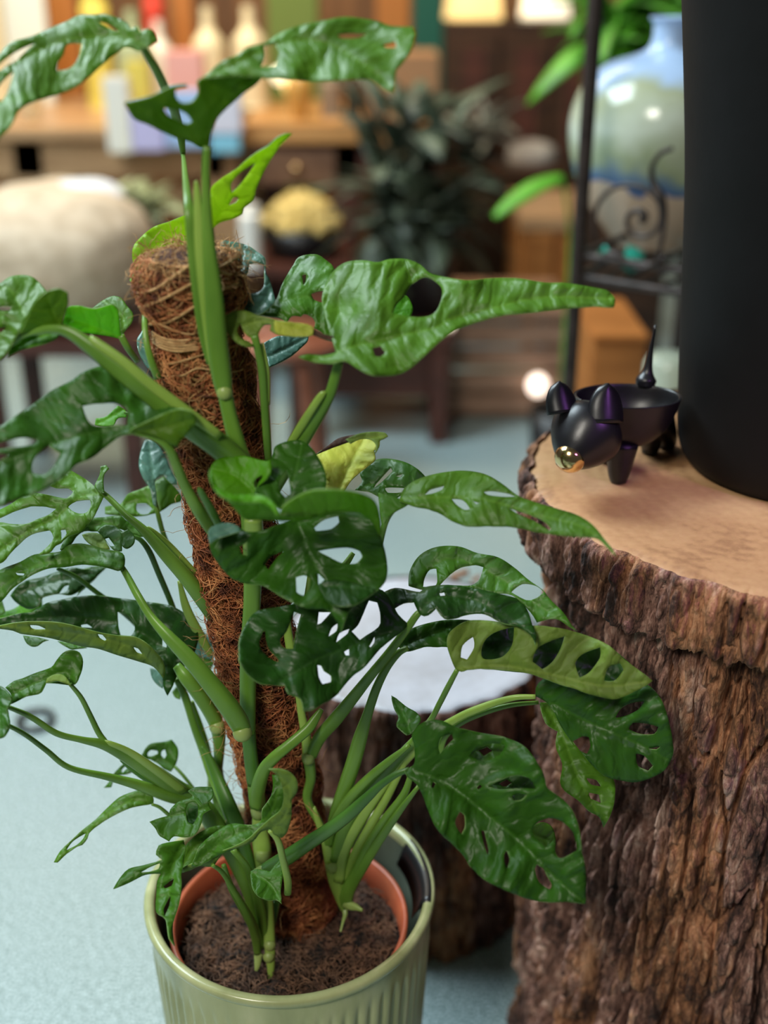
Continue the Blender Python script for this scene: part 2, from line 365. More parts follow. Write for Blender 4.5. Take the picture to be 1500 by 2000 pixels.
def bark_column(name, cx, cy, r, z0, z1, mat_, parent, nridge, depth, na=760, nz=330, rough=.006, a_front=(math.pi*.95, math.pi*2.05), seed=0, flare=0.0, lip=0, vary=0.0, warp=1.5):
    a0, a1 = a_front
    af = np.linspace(a0, a1, int(na*.82), endpoint=False); ab = np.linspace(a1, a0+2*math.pi, na-len(af), endpoint=False)
    A = np.concatenate([af, ab]); Z = np.linspace(z0, z1, nz); AA, ZZ = np.meshgrid(A, Z)
    px, py = np.cos(AA)*r, np.sin(AA)*r
    pos = np.stack([px, py, ZZ], -1)
    w = fbm(pos*np.array([9, 9, 2.2])+seed*7, 3, seed)
    u = (AA/(2*math.pi)*nridge+(w-.45)*warp+vary*(np.sin(AA*5+seed)*.5+np.sin(AA*9+seed*2)*.3))
    fr = u-np.floor(u); rid = np.sqrt(np.clip(1-(2*fr-1)**2, 0, 1))
    f1, f2, cid = worley(pos*np.array([50, 50, 7.5])+w[..., None]*2.0, seed)
    crack = np.clip((f2-f1)*5.5, 0, 1)
    f1b, f2b, _ = worley(pos*np.array([150, 150, 34])+w[..., None]*3, seed+4)
    fine = fbm(pos*np.array([190, 190, 90]), 3, seed+3)
    tiny = rough*.0
    R = r*(1+flare*(1-(ZZ-z0)/(z1-z0))**2)-depth+depth*np.clip(rid*1.25, 0, 1)**.6+rough*(crack*1.1+cid*.7-.9)+rough*.5*np.clip((f2b-f1b)*3, 0, 1)+rough*.7*(fine-.5)+.006*(fbm(pos*np.array([22, 22, 7]), 3, seed+8)-.45)
    k = np.hanning(43); k /= k.sum(); Rs = np.stack([np.convolve(np.r_[row[-21:], row, row[:21]], k, 'valid') for row in R])
    wt = np.clip(1-(z1-ZZ)/.009, 0, 1) if lip else 0*ZZ; R = R*(1-wt*.85)+Rs*wt*.85
    if lip: R = R-lip*(np.clip(1-(z1-ZZ)/.006, 0, 1)**2)-lip*.8*(np.clip(1-(ZZ-z0)/.008, 0, 1)**2)
    V = np.stack([cx+np.cos(AA)*R, cy+np.sin(AA)*R, ZZ+.0*R], -1)
    me = grid_mesh(V, len(A), nz, True)
    o = link(name, me, mat_, parent)
    return o, V[-1]
def disc_top(name, ring, cx, cy, z, mat_, parent, bumps=.0012, n=46, seed=0, drop=.004):
    ring = np.array(ring); m = len(ring); rows = []
    for k in range(n+1):
        t = (k/n)**.8; p = np.stack([cx+(ring[:, 0]-cx)*t, cy+(ring[:, 1]-cy)*t, np.full(m, z)], -1)
        p[:, 2] += bumps*(fbm(p*np.array([30, 30, 1]), 4, seed)-.5)*2*(1-t**6)-drop*max(0, (t-.93)/.07)**2
        rows.append(p)
    me = grid_mesh(np.array(rows), m, n+1, True); me.flip_normals(); return link(name, me, mat_, parent)
SX, SY, SH = .352, .919, .655
M_wood1 = wood_top_mat('fresh_cut_wood', [(.42, (.11, .05, .026)), (.52, (.28, .135, .06)), (.66, (.44, .235, .105)), (.9, (.56, .33, .16))], SX, SY, 26, .55)
st = thing('tree_stump', (SX, SY, 0), 'tall rough-barked tree stump carrying the black vase and animal bowl', 'tree stump')
bark_column('trunk', SX, SY, .204, 0, SH-.042, M_bark, st, 26, .042, na=1000, nz=560, rough=.0125, seed=1, flare=.0, warp=.95, vary=.9)
_, ring = bark_column('slab_bark', SX, SY, .229, SH-.058, SH, M_bark, st, 30, .006, na=1000, nz=64, rough=.0085, seed=5, lip=.004)
disc_top('cut_top', ring, SX, SY, SH, M_wood1, st, seed=3)
TX, TY, TH = .034, 1.172, .346
M_wood2 = wood_top_mat('weathered_sky_sheen_wood', [(.40, (.26, .22, .20)), (.55, (.48, .47, .50)), (.8, (.62, .63, .70))], TX, TY, 20, .38)  # pale weathered wood, with bluish sky reflection put into its colour
st2 = thing('tree_stump', (TX, TY, 0), 'low tree stump with pale grey cut top behind the plant pot', 'tree stump')
_, ring2 = bark_column('trunk', TX, TY, .148, 0, TH, M_bark2, st2, 22, .012, na=700, nz=300, rough=.008, seed=11, lip=.003, a_front=(math.pi*.95, math.pi*2.05))
disc_top('cut_top', ring2, TX, TY, TH, M_wood2, st2, seed=13)
# small curled bark chips lying on the low stump / loose flake on the tall one
M_chip = noise_mat('bark_chip', [(.3, (.22, .09, .04)), (.7, (.42, .20, .10))], 60, 4, .8)
def chip(px, py, h, s, rz, label):
    p = G(px, py, h); bm = bmesh.new(); bmesh.ops.create_cube(bm, size=1); bmesh.ops.subdivide_edges(bm, edges=bm.edges[:], cuts=4, use_grid_fill=True)
    for v in bm.verts:
        c = v.co; n = (float(vnoise(np.array([c.x*4+px, c.y*4, c.z*4]), 3))-.5)*.3
        v.co = Vector((c.x*s*(2.2+n), c.y*s*(1+n), c.z*s*.5+s*.3*math.sin(c.x*3)+n*s*.3))
    me = bpy.data.meshes.new('chip'); bm.to_mesh(me); bm.free(); me.polygons.foreach_set('use_smooth', [True]*len(me.polygons))
    o = link('bark_chip', me, M_chip); o.location = (p.x, p.y, h+s*.25); o.rotation_euler = (0, 0, rz); tag(o, label, 'bark chip')
chip(897, 1126, TH, .010, .1, 'larger brown bark chip on the far edge of the low stump top')
chip(930, 1133, TH, .006, .5, 'small brown bark chip right beside the larger one on the low stump')
# ================================================================ BLACK VASE
VX, VY = .358, .944
M_black = noise_mat('matt_black_ceramic', [(.3, (.003, .003, .003)), (.7, (.0045, .0045, .005))], 20, 4, .62, bump=.15, Specular_IOR_Level=.2)
pr = [(.0, 0), (.085, 0), (.098, .004), (.106, .02), (.110, .06), (.1155, .14), (.123, .24), (.135, .34), (.146, .42), (.150, .47), (.152, .50), (.146, .502), (.141, .49), (.13, .40), (.11, .2), (.09, .02), (0, .015)]
pp_ = catmull([(r, z, 0) for r, z in pr], 4)
vz = link('tall_vase', lathe([(max(0, p[0]), p[1]) for p in pp_], 72), M_black); vz.location = (VX, VY, SH+.001)
tag(vz, 'huge matt black rounded vase cropped by the right edge of the photo', 'vase')
# ================================================================ BLACK ANIMAL BOWL with gold nose
M_bb = noise_mat('satin_black_metal', [(.3, (.006, .006, .007)), (.7, (.012, .011, .014))], 30, 3, .34, bump=.08, metal=0)
M_gold = mat('polished_brass_nose', (.80, .58, .28), .16, 1.0)
c0 = G(1262, 935, SH)             # ground point below the body
cat_ = thing('animal_bowl', (c0.x, c0.y, SH), 'small black pig-like bowl with pointed ears and brass nose on the stump', 'bowl')
U = mpp(1240, 850, c0.y)          # metres per photo pixel at the bowl
bc = P(1240, 800, c0.y+.004)
RB = 104*U                         # bowl radius
def world_lathe(name, prof, M, mat_, parent, n=48):
    me = lathe(prof, n); me.transform(M); return link(name, me, mat_, parent)
prof = [(0, -1.15*RB), (.45*RB, -1.10*RB), (.74*RB, -.80*RB), (.90*RB, -.40*RB), (.99*RB, 0), (.985*RB, .035*RB), (.94*RB, .02*RB), (.84*RB, -.32*RB), (.62*RB, -.62*RB), (.3*RB, -.78*RB), (0, -.82*RB)]
prof = [(max(0, p[0]), p[1]) for p in catmull([(a, b, 0) for a, b in prof], 4)]
rimc = Vector((bc.x, bc.y, SH+.056))
# place the rim: centre pixel (1228,778)
rimc = P(1226, 776, c0.y+.006)
world_lathe('bowl_body', prof, Matrix.Translation(rimc)@Matrix.Diagonal((1.0, .70, .80, 1)), M_bb, cat_)
# head: blunt cone from back of skull to nose
hb = P(1150, 838, c0.y-.030); nose = P(1100, 915, c0.y-.064)
ax = (nose-hb); Ln = ax.length; qt = ax.to_track_quat('Z', 'Y').to_matrix().to_4x4()
RH = 69*U
hp = [(0, -.62), (.30, -.58), (.66, -.42), (.93, -.12), (1.0, .15), (.94, .42), (.78, .72), (.60, .98), (.42, 1.17)]
hp = [(max(0, p[0])*RH, p[1]*RH) for p in catmull([(a, b, 0) for a, b in hp], 4)]
Mh = Matrix.Translation(hb)@qt; endz = hp[-1][1]
hd = world_lathe('head', hp, Mh, M_bb, cat_)
npf = [(.42*RH, endz-.0004), (.43*RH, endz+.0006), (.40*RH, endz+.13*RH), (.30*RH, endz+.27*RH), (.14*RH, endz+.345*RH), (0, endz+.36*RH)]
ns_ = world_lathe('nose', npf, Mh, M_gold, cat_, 40); ns_['label'] = 'polished brass nose cap'
def ear(px, py, tx, ty, w, Yb):
    base = P(px, py, Yb); tip = P(tx, ty, Yb+.010); up = (tip-base); hgt = up.length; up.normalize()
    sd = Vector((1, .25, 0)); sd = (sd-up*sd.dot(up)).normalized(); nn = up.cross(sd); V = []; Fc = []; R_, K = 9, 14
    for i in range(R_+1):
        t = i/R_; ww = w*U*(1-t**2.6)**.6+.0006; th = .0045*(1-t*.7)
        for k in range(K):
            a = 2*math.pi*k/K; V.append(base+up*hgt*(t*1.0)+sd*math.cos(a)*ww+nn*(math.sin(a)*th+.004*(math.cos(a)**2)))
    for i in range(R_):
        for k in range(K): Fc.append((i*K+k, i*K+(k+1) % K, (i+1)*K+(k+1) % K, (i+1)*K+k))
    Fc.append(tuple(range(R_*K, R_*K+K))); Fc.append(tuple(range(K))[::-1])
    link('ear', mesh_from(V, Fc), M_bb, cat_)
ear(1103, 806, 1092, 744, 30, c0.y-.040)
ear(1186, 826, 1188, 748, 35, c0.y-.052)
for (px, py, Yo) in ((1207, 945, -.030), (1268, 890, .002), (1180, 905, -.004), (1300, 880, -.004)):
    f = G(px, py-4, SH); t = Vector((f.x*.75+rimc.x*.25, f.y*.75+rimc.y*.25, SH+.034))
    tube('leg', [f+Vector((0, 0, .0008)), f+Vector((0, 0, .010)), t], [.0068, .0095, .014], M_bb, cat_, 16)
t0 = P(1262, 752, rimc.y+.028)
tube('tail', [t0-Vector((0, 0, .002)), t0+Vector((0, .002, .004)), t0+Vector((.001, .003, .012)), t0+Vector((.002, .004, .028)), t0+Vector((.004, .004, .05))], [.007, .0085, .004, .0022, .0012], M_bb, cat_, 14)
# ================================================================ PLANTER, NURSERY POT, SOIL
PX, PY, PH = -.0795, .777, .335
PR = .1195
M_glaze = mat('green_celadon_glaze', (.33, .36, .20), .22); nt = M_glaze.node_tree
_n = N(nt, 'ShaderNodeTexNoise', i_Scale=26, i_Detail=5); _tc = N(nt, 'ShaderNodeTexCoord'); _mp = N(nt, 'ShaderNodeMapping'); _mp.inputs['Scale'].default_value = (1, 1, .25)
nt.links.new(_tc.outputs['Object'], _mp.inputs[0]); nt.links.new(_mp.outputs[0], _n.inputs['Vector'])
_r = ramp(nt, [(.3, (.27, .30, .13)), (.55, (.42, .45, .22)), (.75, (.58, .58, .34))]); nt.links.new(_n.outputs[0], _r.inputs[0]); nt.links.new(_r.outputs[0], nt.nodes['Principled BSDF'].inputs['Base Color'])
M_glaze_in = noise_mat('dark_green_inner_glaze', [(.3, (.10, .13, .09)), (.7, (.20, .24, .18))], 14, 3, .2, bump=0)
pl = thing('ceramic_planter', (PX, PY, 0), 'pale green glazed fluted planter holding the big plant', 'planter')
def flute(a, r, z):
    if r < .5*PR: return 0
    return 0
nA, rows = 480, []
for i in range(60):
    z = PH*i/59; t = i/59
    base = .100+.0185*t**.8
    a = 2*np.pi*np.arange(nA)/nA
    fl_amt = .0034*np.clip((PH-.022-z)/.02, 0, 1)
    ridge = np.abs(np.sin(a*31+.6*np.sin(a*5)+.25*np.sin(z*40+a*3)))**.8
    rr = base+fl_amt*(ridge-.6)+.0008*np.sin(a*3+1)
    rows.append(np.stack([rr*np.cos(a)+PX, rr*np.sin(a)+PY, np.full(nA, z)], -1))
link('planter_wall', grid_mesh(np.array(rows), nA, 60, True), M_glaze, pl)
rimp = [(PR-.0012, PH-.006), (PR+.0022, PH-.001), (PR+.0018, PH+.0035), (PR-.0018, PH+.005), (PR-.0062, PH+.003), (PR-.0075, PH-.004)]
rimp = [(p[0], p[1]) for p in catmull([(a, b, 0) for a, b in rimp], 3)]
def ring_lathe(name, prof, cx, cy, mat_, parent, n=160, wob=.0008):
    V = []
    for r, z in prof:
        for i in range(n):
            a = 2*math.pi*i/n; rr = r+wob*math.sin(a*3+1)
            V.append((cx+rr*math.cos(a), cy+rr*math.sin(a), z+wob*1.6*math.sin(a*2+.5)))
    return link(name, grid_mesh(V, n, len(prof), True), mat_, parent)
rl = ring_lathe('planter_rim', rimp, PX, PY, M_glaze, pl)
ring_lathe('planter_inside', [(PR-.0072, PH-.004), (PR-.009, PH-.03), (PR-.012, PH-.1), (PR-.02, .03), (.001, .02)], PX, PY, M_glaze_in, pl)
# black clip over the rim at the right
M_tape = mat('black_plastic_clip', (.012, .012, .013), .3)
V = []
for i in range(13):
    a = math.radians(28-38*i/12)+.02
    for (r, z) in ((PR-.016, PH-.016), (PR-.008, PH+.0025), (PR-.001, PH+.0072), (PR+.0028, PH+.001), (PR+.0018, PH-.004), (PR-.006, PH+.001)):
        V.append((PX+r*math.cos(a), PY+r*math.sin(a), z))
Fc = []
for i in range(12):
    for k in range(6): Fc.append((i*6+k, i*6+(k+1) % 6, (i+1)*6+(k+1) % 6, (i+1)*6+k))
Fc += [tuple(range(6))[::-1], tuple(range(72, 78))]
clipo = link('rim_clip', mesh_from(V, Fc), M_tape); tag(clipo, 'black plastic clip over the right rim of the green planter', 'clip')
QX, QY, QR, QH = -.080, .7665, .0985, .315
M_terra = noise_mat('terracotta_plastic', [(.3, (.36, .075, .035)), (.7, (.55, .14, .06))], 30, 3, .42, bump=.05)
npot = [(.070, .022), (.094, QH-.02), (.0955, QH-.018), (QR+.0005, QH-.016), (QR+.0015, QH), (QR-.0005, QH+.0012), (QR-.0032, QH), (QR-.0045, QH-.02), (.066, .03), (0.001, .03)]
npo = ring_lathe('nursery_pot', npot, QX, QY, M_terra, None, 120, .0004); tag(npo, 'terracotta coloured plastic nursery pot inside the green planter', 'plant pot')
# soil
M_soil = noise_mat('dark_potting_soil', [(.38, (.004, .003, .002)), (.5, (.026, .013, .008)), (.64, (.13, .065, .04))], 120, 8, .95, bump=1, bscale=320, dist=.003)
SO = .296
n_r, n_a = 110, 360; rows = []
for i in range(n_r):
    r = (QR-.004)*(i/(n_r-1))**.9+.0002; a = 2*np.pi*np.arange(n_a)/n_a
    p = np.stack([QX+r*np.cos(a), QY+r*np.sin(a), np.zeros(n_a)], -1)
    hgt = .020*(fbm(p*48, 3, 2)-.45)+.011*(fbm(p*190, 4, 6)-.45)-.006*(i/(n_r-1))**4
    p[:, 2] = SO+hgt; rows.append(p)
me = grid_mesh(np.array(rows), n_a, n_r, True); me.flip_normals()
so = link('potting_soil', me, M_soil); tag(so, 'dark crumbly peat soil filling the terracotta nursery pot', 'soil', kind='stuff')
def scatter_fibres(N_, K, rmax, z0, zj, lmin, lmax, flat=.35, seed=1):
    g = np.random.default_rng(seed); a = g.uniform(0, 2*np.pi, N_); r = rmax*np.sqrt(g.uniform(0, 1, N_))
    p = np.stack([QX+r*np.cos(a), QY+r*np.sin(a), z0+g.uniform(-zj, zj, N_)], -1); th = g.uniform(0, 2*np.pi, N_); ln = g.uniform(lmin, lmax, N_); L = [p]
    el = g.uniform(-flat, flat, N_)
    for k in range(K-1):
        th = th+g.normal(0, .55, N_); el = el*.8+g.normal(0, .25, N_)
        L.append(L[-1]+np.stack([np.cos(th)*np.cos(el), np.sin(th)*np.cos(el), np.sin(el)*.6], -1)*(ln/K)[:, None])
    return np.stack(L, 1)
M_fib = noise_mat('soil_fibres', [(.35, (.05, .026, .016)), (.65, (.22, .115, .065))], 60, 3, .9, bump=0)
L = scatter_fibres(3600, 6, .089, SO+.0015, .0035, .006, .022)
rr = np.hypot(L[..., 0]-QX, L[..., 1]-QY).max(1); L = L[rr < QR-.0045]
tag(link('soil_fibres', many_tubes(L, rng.uniform(.00025, .0006, len(L)), 4), M_fib, so), kind='stuff')
# ================================================================ COIR POLE
M_coir = noise_mat('coir_core', [(.35, (.02, .006, .004)), (.65, (.09, .028, .012))], 150, 6, .9, bump=1, bscale=300, dist=.003)
M_cf = noise_mat('coir_fibres', [(.34, (.10, .026, .010)), (.5, (.38, .115, .036)), (.66, (.68, .30, .11))], 70, 3, .75, bump=0)
M_cf2 = noise_mat('golden_coir_fibres', [(.3, (.34, .16, .05)), (.7, (.72, .44, .18))], 60, 3, .7, bump=0)
pole_px = [(582, 1790, 60), (575, 1700, 62), (560, 1600, 62), (545, 1500, 66), (522, 1400, 68), (508, 1300, 70), (488, 1200, 70), (470, 1110, 71), (452, 1000, 74), (437, 920, 76), (425, 850, 78), (410, 780, 80), (398, 720, 82), (388, 672, 77), (384, 636, 78), (377, 600, 88), (372, 560, 95), (371, 520, 92), (370, 500, 80), (370, 490, 50), (370, 486, 5)]
PYW = .792
pts = [P(x, y, PYW) for x, y, r in pole_px]; rad = [r*mpp(x, y, PYW) for x, y, r in pole_px]
cp = thing('coir_moss_pole', tuple(G(585, 1782, SO)), 'brown coir fibre support pole leaning in the middle of the plant', 'plant support pole')
full = catmull([tuple(p)+(r,) for p, r in zip(pts, rad)], 5)
AX = np.array([f[:3] for f in full]); AR = np.array([max(f[3], .0015) for f in full])
nA = 120; rows = []
for i, (c, r) in enumerate(zip(AX, AR)):
    a = 2*np.pi*np.arange(nA)/nA; p = np.stack([c[0]+r*np.cos(a), c[1]+r*np.sin(a), np.full(nA, c[2])], -1)
    rr = r*(.93+.22*(fbm(p*55, 3, 1)-.45)); p[:, 0] = c[0]+rr*np.cos(a); p[:, 1] = c[1]+rr*np.sin(a); rows.append(p)
link('coir_core', grid_mesh(np.array(rows), nA, len(AX), True), M_coir, cp)
def coir(N_, K, lmin, lmax, seed, lift=(.0, .0025), zsel=None, yaw=1.2, curl=.5):
    g = np.random.default_rng(seed); cs = np.cumsum(np.r_[0, np.linalg.norm(np.diff(AX, axis=0), axis=1)]); Lt = cs[-1]
    s = g.uniform(0, Lt*.975, N_) if zsel is None else g.uniform(zsel[0]*Lt, zsel[1]*Lt, N_)
    a = g.uniform(0, 2*np.pi, N_); dr = g.uniform(0, 2*np.pi, N_) ; ln = g.uniform(lmin, lmax, N_); lf = g.uniform(*lift, N_); out = []
    sp = np.linspace(0, 1, K)
    for k in range(K):
        r = np.interp(s, cs, AR); c = np.stack([np.interp(s, cs, AX[:, j]) for j in range(3)], -1)
        rr = r*(.94+.12*(np.sin(s*140+a*3)*.5))+lf*(1+np.sin(sp[k]*np.pi)*1.5)
        out.append(np.stack([c[:, 0]+rr*np.cos(a), c[:, 1]+rr*np.sin(a), c[:, 2]], -1))
        st_ = ln/K; s = np.clip(s+np.sin(dr)*st_, 0, Lt*.992); a = a+np.cos(dr)*st_/np.maximum(r, .01); dr = dr+g.normal(0, curl, N_)
    return np.stack(out, 1)
L = coir(17000, 9, .012, .05, 3, (.0, .0034)); tag(link('coir_fibres', many_tubes(L, rng.uniform(.00024, .00052, len(L)), 3), M_cf, cp), kind='stuff')
L = coir(700, 9, .02, .06, 5, (.0012, .003), (.80, .985)); tag(link('pale_coir_fibres', many_tubes(L, rng.uniform(.00022, .0004, len(L)), 3), M_cf2, cp), 'pale golden coir fibres at the pole head', kind='stuff')
# stray hairs standing off
def hairs(N_, seed, z0, z1, l0, l1, side=None):
    g = np.random.default_rng(seed); cs = np.cumsum(np.r_[0, np.linalg.norm(np.diff(AX, axis=0), axis=1)]); s = g.uniform(z0, z1, N_)*cs[-1]
    a = g.uniform(0, 2*np.pi, N_) if side is None else g.uniform(*side, N_); r = np.interp(s, cs, AR)*.96; c = np.stack([np.interp(s, cs, AX[:, j]) for j in range(3)], -1)
    p = c+np.stack([r*np.cos(a), r*np.sin(a), 0*a], -1); d = np.stack([np.cos(a), np.sin(a), g.normal(0, .8, N_)], -1); ln = g.uniform(l0, l1, N_); out = [p]
    for k in range(7):
        d = d+g.normal(0, .38, d.shape); d /= np.linalg.norm(d, axis=1, keepdims=True); out.append(out[-1]+d*(ln/7)[:, None])
    return np.stack(out, 1)
def tuft():
    g = np.random.default_rng(31); N_ = 420; c = AX[-8]; a = g.uniform(0, 6.28, N_); r = .034*np.sqrt(g.uniform(0, 1, N_))
    p = c+np.stack([r*np.cos(a), r*np.sin(a), g.uniform(-.006, .0, N_)+(.034-r)*.15], -1); d = np.stack([g.normal(0, 1, N_), g.normal(0, 1, N_), g.normal(.1, .35, N_)], -1); ln = g.uniform(.010, .024, N_); out = [p]
    for k in range(7):
        d = d+g.normal(0, .5, d.shape); d[:, 2] -= .06; d /= np.linalg.norm(d, axis=1, keepdims=True); out.append(out[-1]+d*(ln/7)[:, None])
    return np.stack(out, 1)
L = np.concatenate([hairs(420, 8, .0, .97, .008, .035), hairs(120, 9, .12, .55, .015, .045, (2.4, 3.9)), hairs(90, 19, .955, .992, .012, .035), tuft()])
tag(link('stray_fibres', many_tubes(L, rng.uniform(.00015, .00028, len(L)), 3), M_cf2, cp), kind='stuff')
# twine
M_tw = noise_mat('natural_twine', [(.3, (.34, .17, .06)), (.7, (.60, .38, .17))], 200, 3, .8, bump=.3)
def twine(pxs, rad_=.0010):
    """pixels across the pole's front face -> a cord lying on its surface, closed round the back"""
    L = []
    for (x, y) in pxs:
        c = P(x, y, PYW); i = np.argmin(np.abs(AX[:, 2]-c.z)); cx, cy, r = AX[i][0], AX[i][1], AR[i]+.0052
        u = max(-.98, min(.98, (c.x-cx)/r)); L.append((cx+u*r, cy-math.sqrt(1-u*u)*r, c.z))
    a, b = L[-1], L[0]; i = np.argmin(np.abs(AX[:, 2]-(a[2]+b[2])/2)); cx, cy, r = AX[i][0], AX[i][1], AR[i]+.001
    for k in range(1, 6):
        an = math.pi*k/6; L.append((cx+math.cos(an)*r, cy+math.sin(an)*r, a[2]+(b[2]-a[2])*k/6))
    L.append(L[0]); tube('twine', L, [rad_]*len(L), M_tw, cp, 6)
for k, (y0, y1) in enumerate(((634, 628), (639, 634), (645, 637), (650, 645), (655, 648), (641, 652))):
    twine([(306+k % 3, y0), (330, y0+4), (360, y0+5), (395, (y0+y1)/2+4), (430, y1+3), (452, y1-2)], .0008)
twine([(282, 586), (320, 566), (370, 538), (420, 512), (462, 500)])
twine([(276, 560), (320, 540), (370, 505), (400, 494), (455, 520)])
twine([(298, 618), (340, 604), (380, 580), (430, 548), (470, 540)])
twine([(292, 600), (330, 610), (390, 625), (440, 600), (468, 588)], .0007)
twine([(318, 690), (350, 684), (400, 668), (450, 660), (474, 664)], .0006)
twine([(330, 712), (370, 704), (400, 690), (440, 700), (478, 706)], .0006)
# ================================================================ THE SWISS-CHEESE PLANT
M_rim = mat('leaf_edge', (.16, .30, .07), .5)
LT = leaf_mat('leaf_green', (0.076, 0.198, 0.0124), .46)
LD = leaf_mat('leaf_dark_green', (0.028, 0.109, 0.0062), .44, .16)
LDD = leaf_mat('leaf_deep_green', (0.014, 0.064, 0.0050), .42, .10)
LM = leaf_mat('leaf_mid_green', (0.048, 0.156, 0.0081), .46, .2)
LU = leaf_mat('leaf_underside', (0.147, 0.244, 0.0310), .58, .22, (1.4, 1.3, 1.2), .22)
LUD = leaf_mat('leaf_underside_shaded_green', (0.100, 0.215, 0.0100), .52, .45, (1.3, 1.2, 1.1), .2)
LB = leaf_mat('leaf_bright_green', (0.109, 0.343, 0.0074), .48, .45, (1.3, 1.15, 1.0), .22, (.30, .75, .02))
LY = leaf_mat('leaf_young_yellow_green', (0.342, 0.603, 0.0186), .48, .5, (1.3, 1.15, 1.0), .16, (.65, .95, .05))
LP = leaf_mat('leaf_pale_yellow', (0.494, 0.551, 0.0806), .6, .3, (.75, .8, .6), .2)
LBL = leaf_mat('leaf_sky_sheen_green', (.085, .20, .15), .34, .1, (1.1, 1.1, 1.0), .3)  # blue reflection of the sky painted into the leaf colour
LBR = leaf_mat('leaf_dry_brown', (.075, .035, .02), .8, .05, (1, 1, 1), .5)
def stem_mat(name, c1, c2):
    return noise_mat(name, [(.3, c1), (.7, c2)], 30, 3, .38, (1, 1, .35), .12, 90, .001)
SG = stem_mat('petiole_green', (.085, .20, .018), (.16, .32, .040))
SL = stem_mat('petiole_light', (.19, .33, .045), (.32, .48, .09))
SD = stem_mat('petiole_dark', (.040, .125, .014), (.075, .20, .024))
SN = stem_mat('stem_node', (.22, .33, .07), (.33, .43, .13))
base = G(590, 1800, SO)
plant = thing('swiss_cheese_plant', tuple(base), 'tall green climbing plant with holed leaves growing in the pale green planter', 'houseplant')
_k = [0]
def K(o, Y, **kw):
    _k[0] += 1; kw.setdefault('seed', (_k[0]*.618) % 1*6); return dict(o=o, Y=Y, **kw)
def lf(mf, mb, o, Y, label=None, **kw): return leaf([(mf, mb, K(o, Y, **kw))], plant, label)
def pet(pts, m=SG, name='petiole', flat=.9, label=None, groove=.25):
    """pts: (px, py, Y, radius px)"""
    W3 = [P(x, y, Y) for x, y, Y, r in pts]; R = [r*mpp(x, y, Y) for x, y, Y, r in pts]
    o = tube(name, W3, R, m, plant, 12, flat, 6, groove)
    if label: o['label'] = label
    return o
def node(x, y, Y, r, dx=0, dy=1, h=7):
    pet([(x-dx*h, y-dy*h, Y, r*.96), (x-dx*h*.4, y-dy*h*.4, Y-.0006, r*1.05), (x+dx*h*.4, y+dy*h*.4, Y-.0006, r*1.05), (x+dx*h, y+dy*h, Y, r*.96)], SN, 'stem_node', 1, None, 0)
# ---- main stem, front of the pole
pet([(404, 286, .742, 8), (402, 340, .742, 8), (404, 420, .742, 10), (410, 500, .742, 14), (418, 580, .742, 18), (424, 660, .742, 20), (433, 735, .743, 20), (439, 772, .744, 15)], SG, 'petiole', .8)
pet([(383, 353, .747, 3), (385, 380, .747, 7), (391, 470, .746, 12), (401, 560, .745, 15), (414, 650, .744, 17), (428, 730, .744, 16), (437, 768, .745, 12)], SL, 'leaf_sheath', .6)
pet([(358, 300, .86, 4), (362, 345, .80, 6), (368, 400, .752, 9), (377, 480, .748, 12), (388, 560, .747, 14), (400, 640, .746, 15), (415, 710, .746, 12)], SG, 'leaf_sheath', .6)
pet([(438, 762, .744, 15), (448, 810, .744, 15), (461, 860, .744, 17), (473, 900, .745, 18)], SG, 'stem_segment', .9)
node(438.5, 766, .7435, 15.5, .15, 1, 5)
pet([(473, 895, .745, 18), (485, 960, .748, 20), (493, 1040, .75, 21), (494, 1100, .75, 19), (492, 1180, .75, 17), (486, 1280, .75, 17), (484, 1360, .75, 16), (485, 1430, .75, 14)], SG, 'stem_segment')
pet([(485, 1425, .75, 14), (490, 1480, .752, 14), (498, 1530, .755, 16)], SD, 'stem_segment')
pet([(498, 1525, .755, 16), (503, 1570, .757, 16), (506, 1600, .758, 12)], SG, 'stem_segment'); node(504, 1583, .757, 14)
pet([(505, 1595, .758, 12), (508, 1630, .756, 17), (512, 1660, .752, 18), (513, 1690, .75, 14), (520, 1740, .742, 12), (523, 1800, .735, 13), (527, 1850, .727, 11), (529, 1895, .722, 7), (527, 1912, .722, 3)], SL, 'stem_segment')
node(513, 1668, .7495, 14); node(525, 1868, .7245, 11, 0, 1, 3); node(527, 1845, .7275, 11.5, 0, 1, 3)
# ---- L1, top left
lf(LT, LU, [(285,93),(300,84),(308,80),(304,66),(295,57),(282,57),(274,62),(268,50),(256,56),(249,45),(228,34),(207,28),(180,29),(153,30),(129,42),(99,54),(63,70),(27,80),(9,93),(0,105),(-24,126),(-40,180),(-30,240),(-14,292),(0,270),(18,249),(39,213),(66,198),(111,184),(144,171),(165,156),(192,132),(222,108),(240,93),(255,94),(270,99)], .775,
   h=[[(129,87),(144,83),(160,84),(156,105),(147,123),(132,135),(111,138),(114,120),(123,105)], [(189,41),(207,45),(222,52),(232,61),(222,60),(207,51)], [(70,83),(45,93),(18,108),(-6,129),(-15,145),(0,138),(18,126),(33,117),(54,96)], [(27,137),(24,150),(15,180),(3,198),(-10,192),(-3,168),(12,150)]],
   rib=[(285,90),(240,70),(150,74),(90,92),(30,125),(-30,175)], g=(-.01,-.03), bend=-.004, q=.0035, vs=34)
pet([(279, 92, .777, 7), (292, 115, .785, 8), (306, 138, .795, 9), (322, 172, .81, 9), (340, 215, .83, 9), (352, 260, .85, 8), (358, 305, .86, 5)])
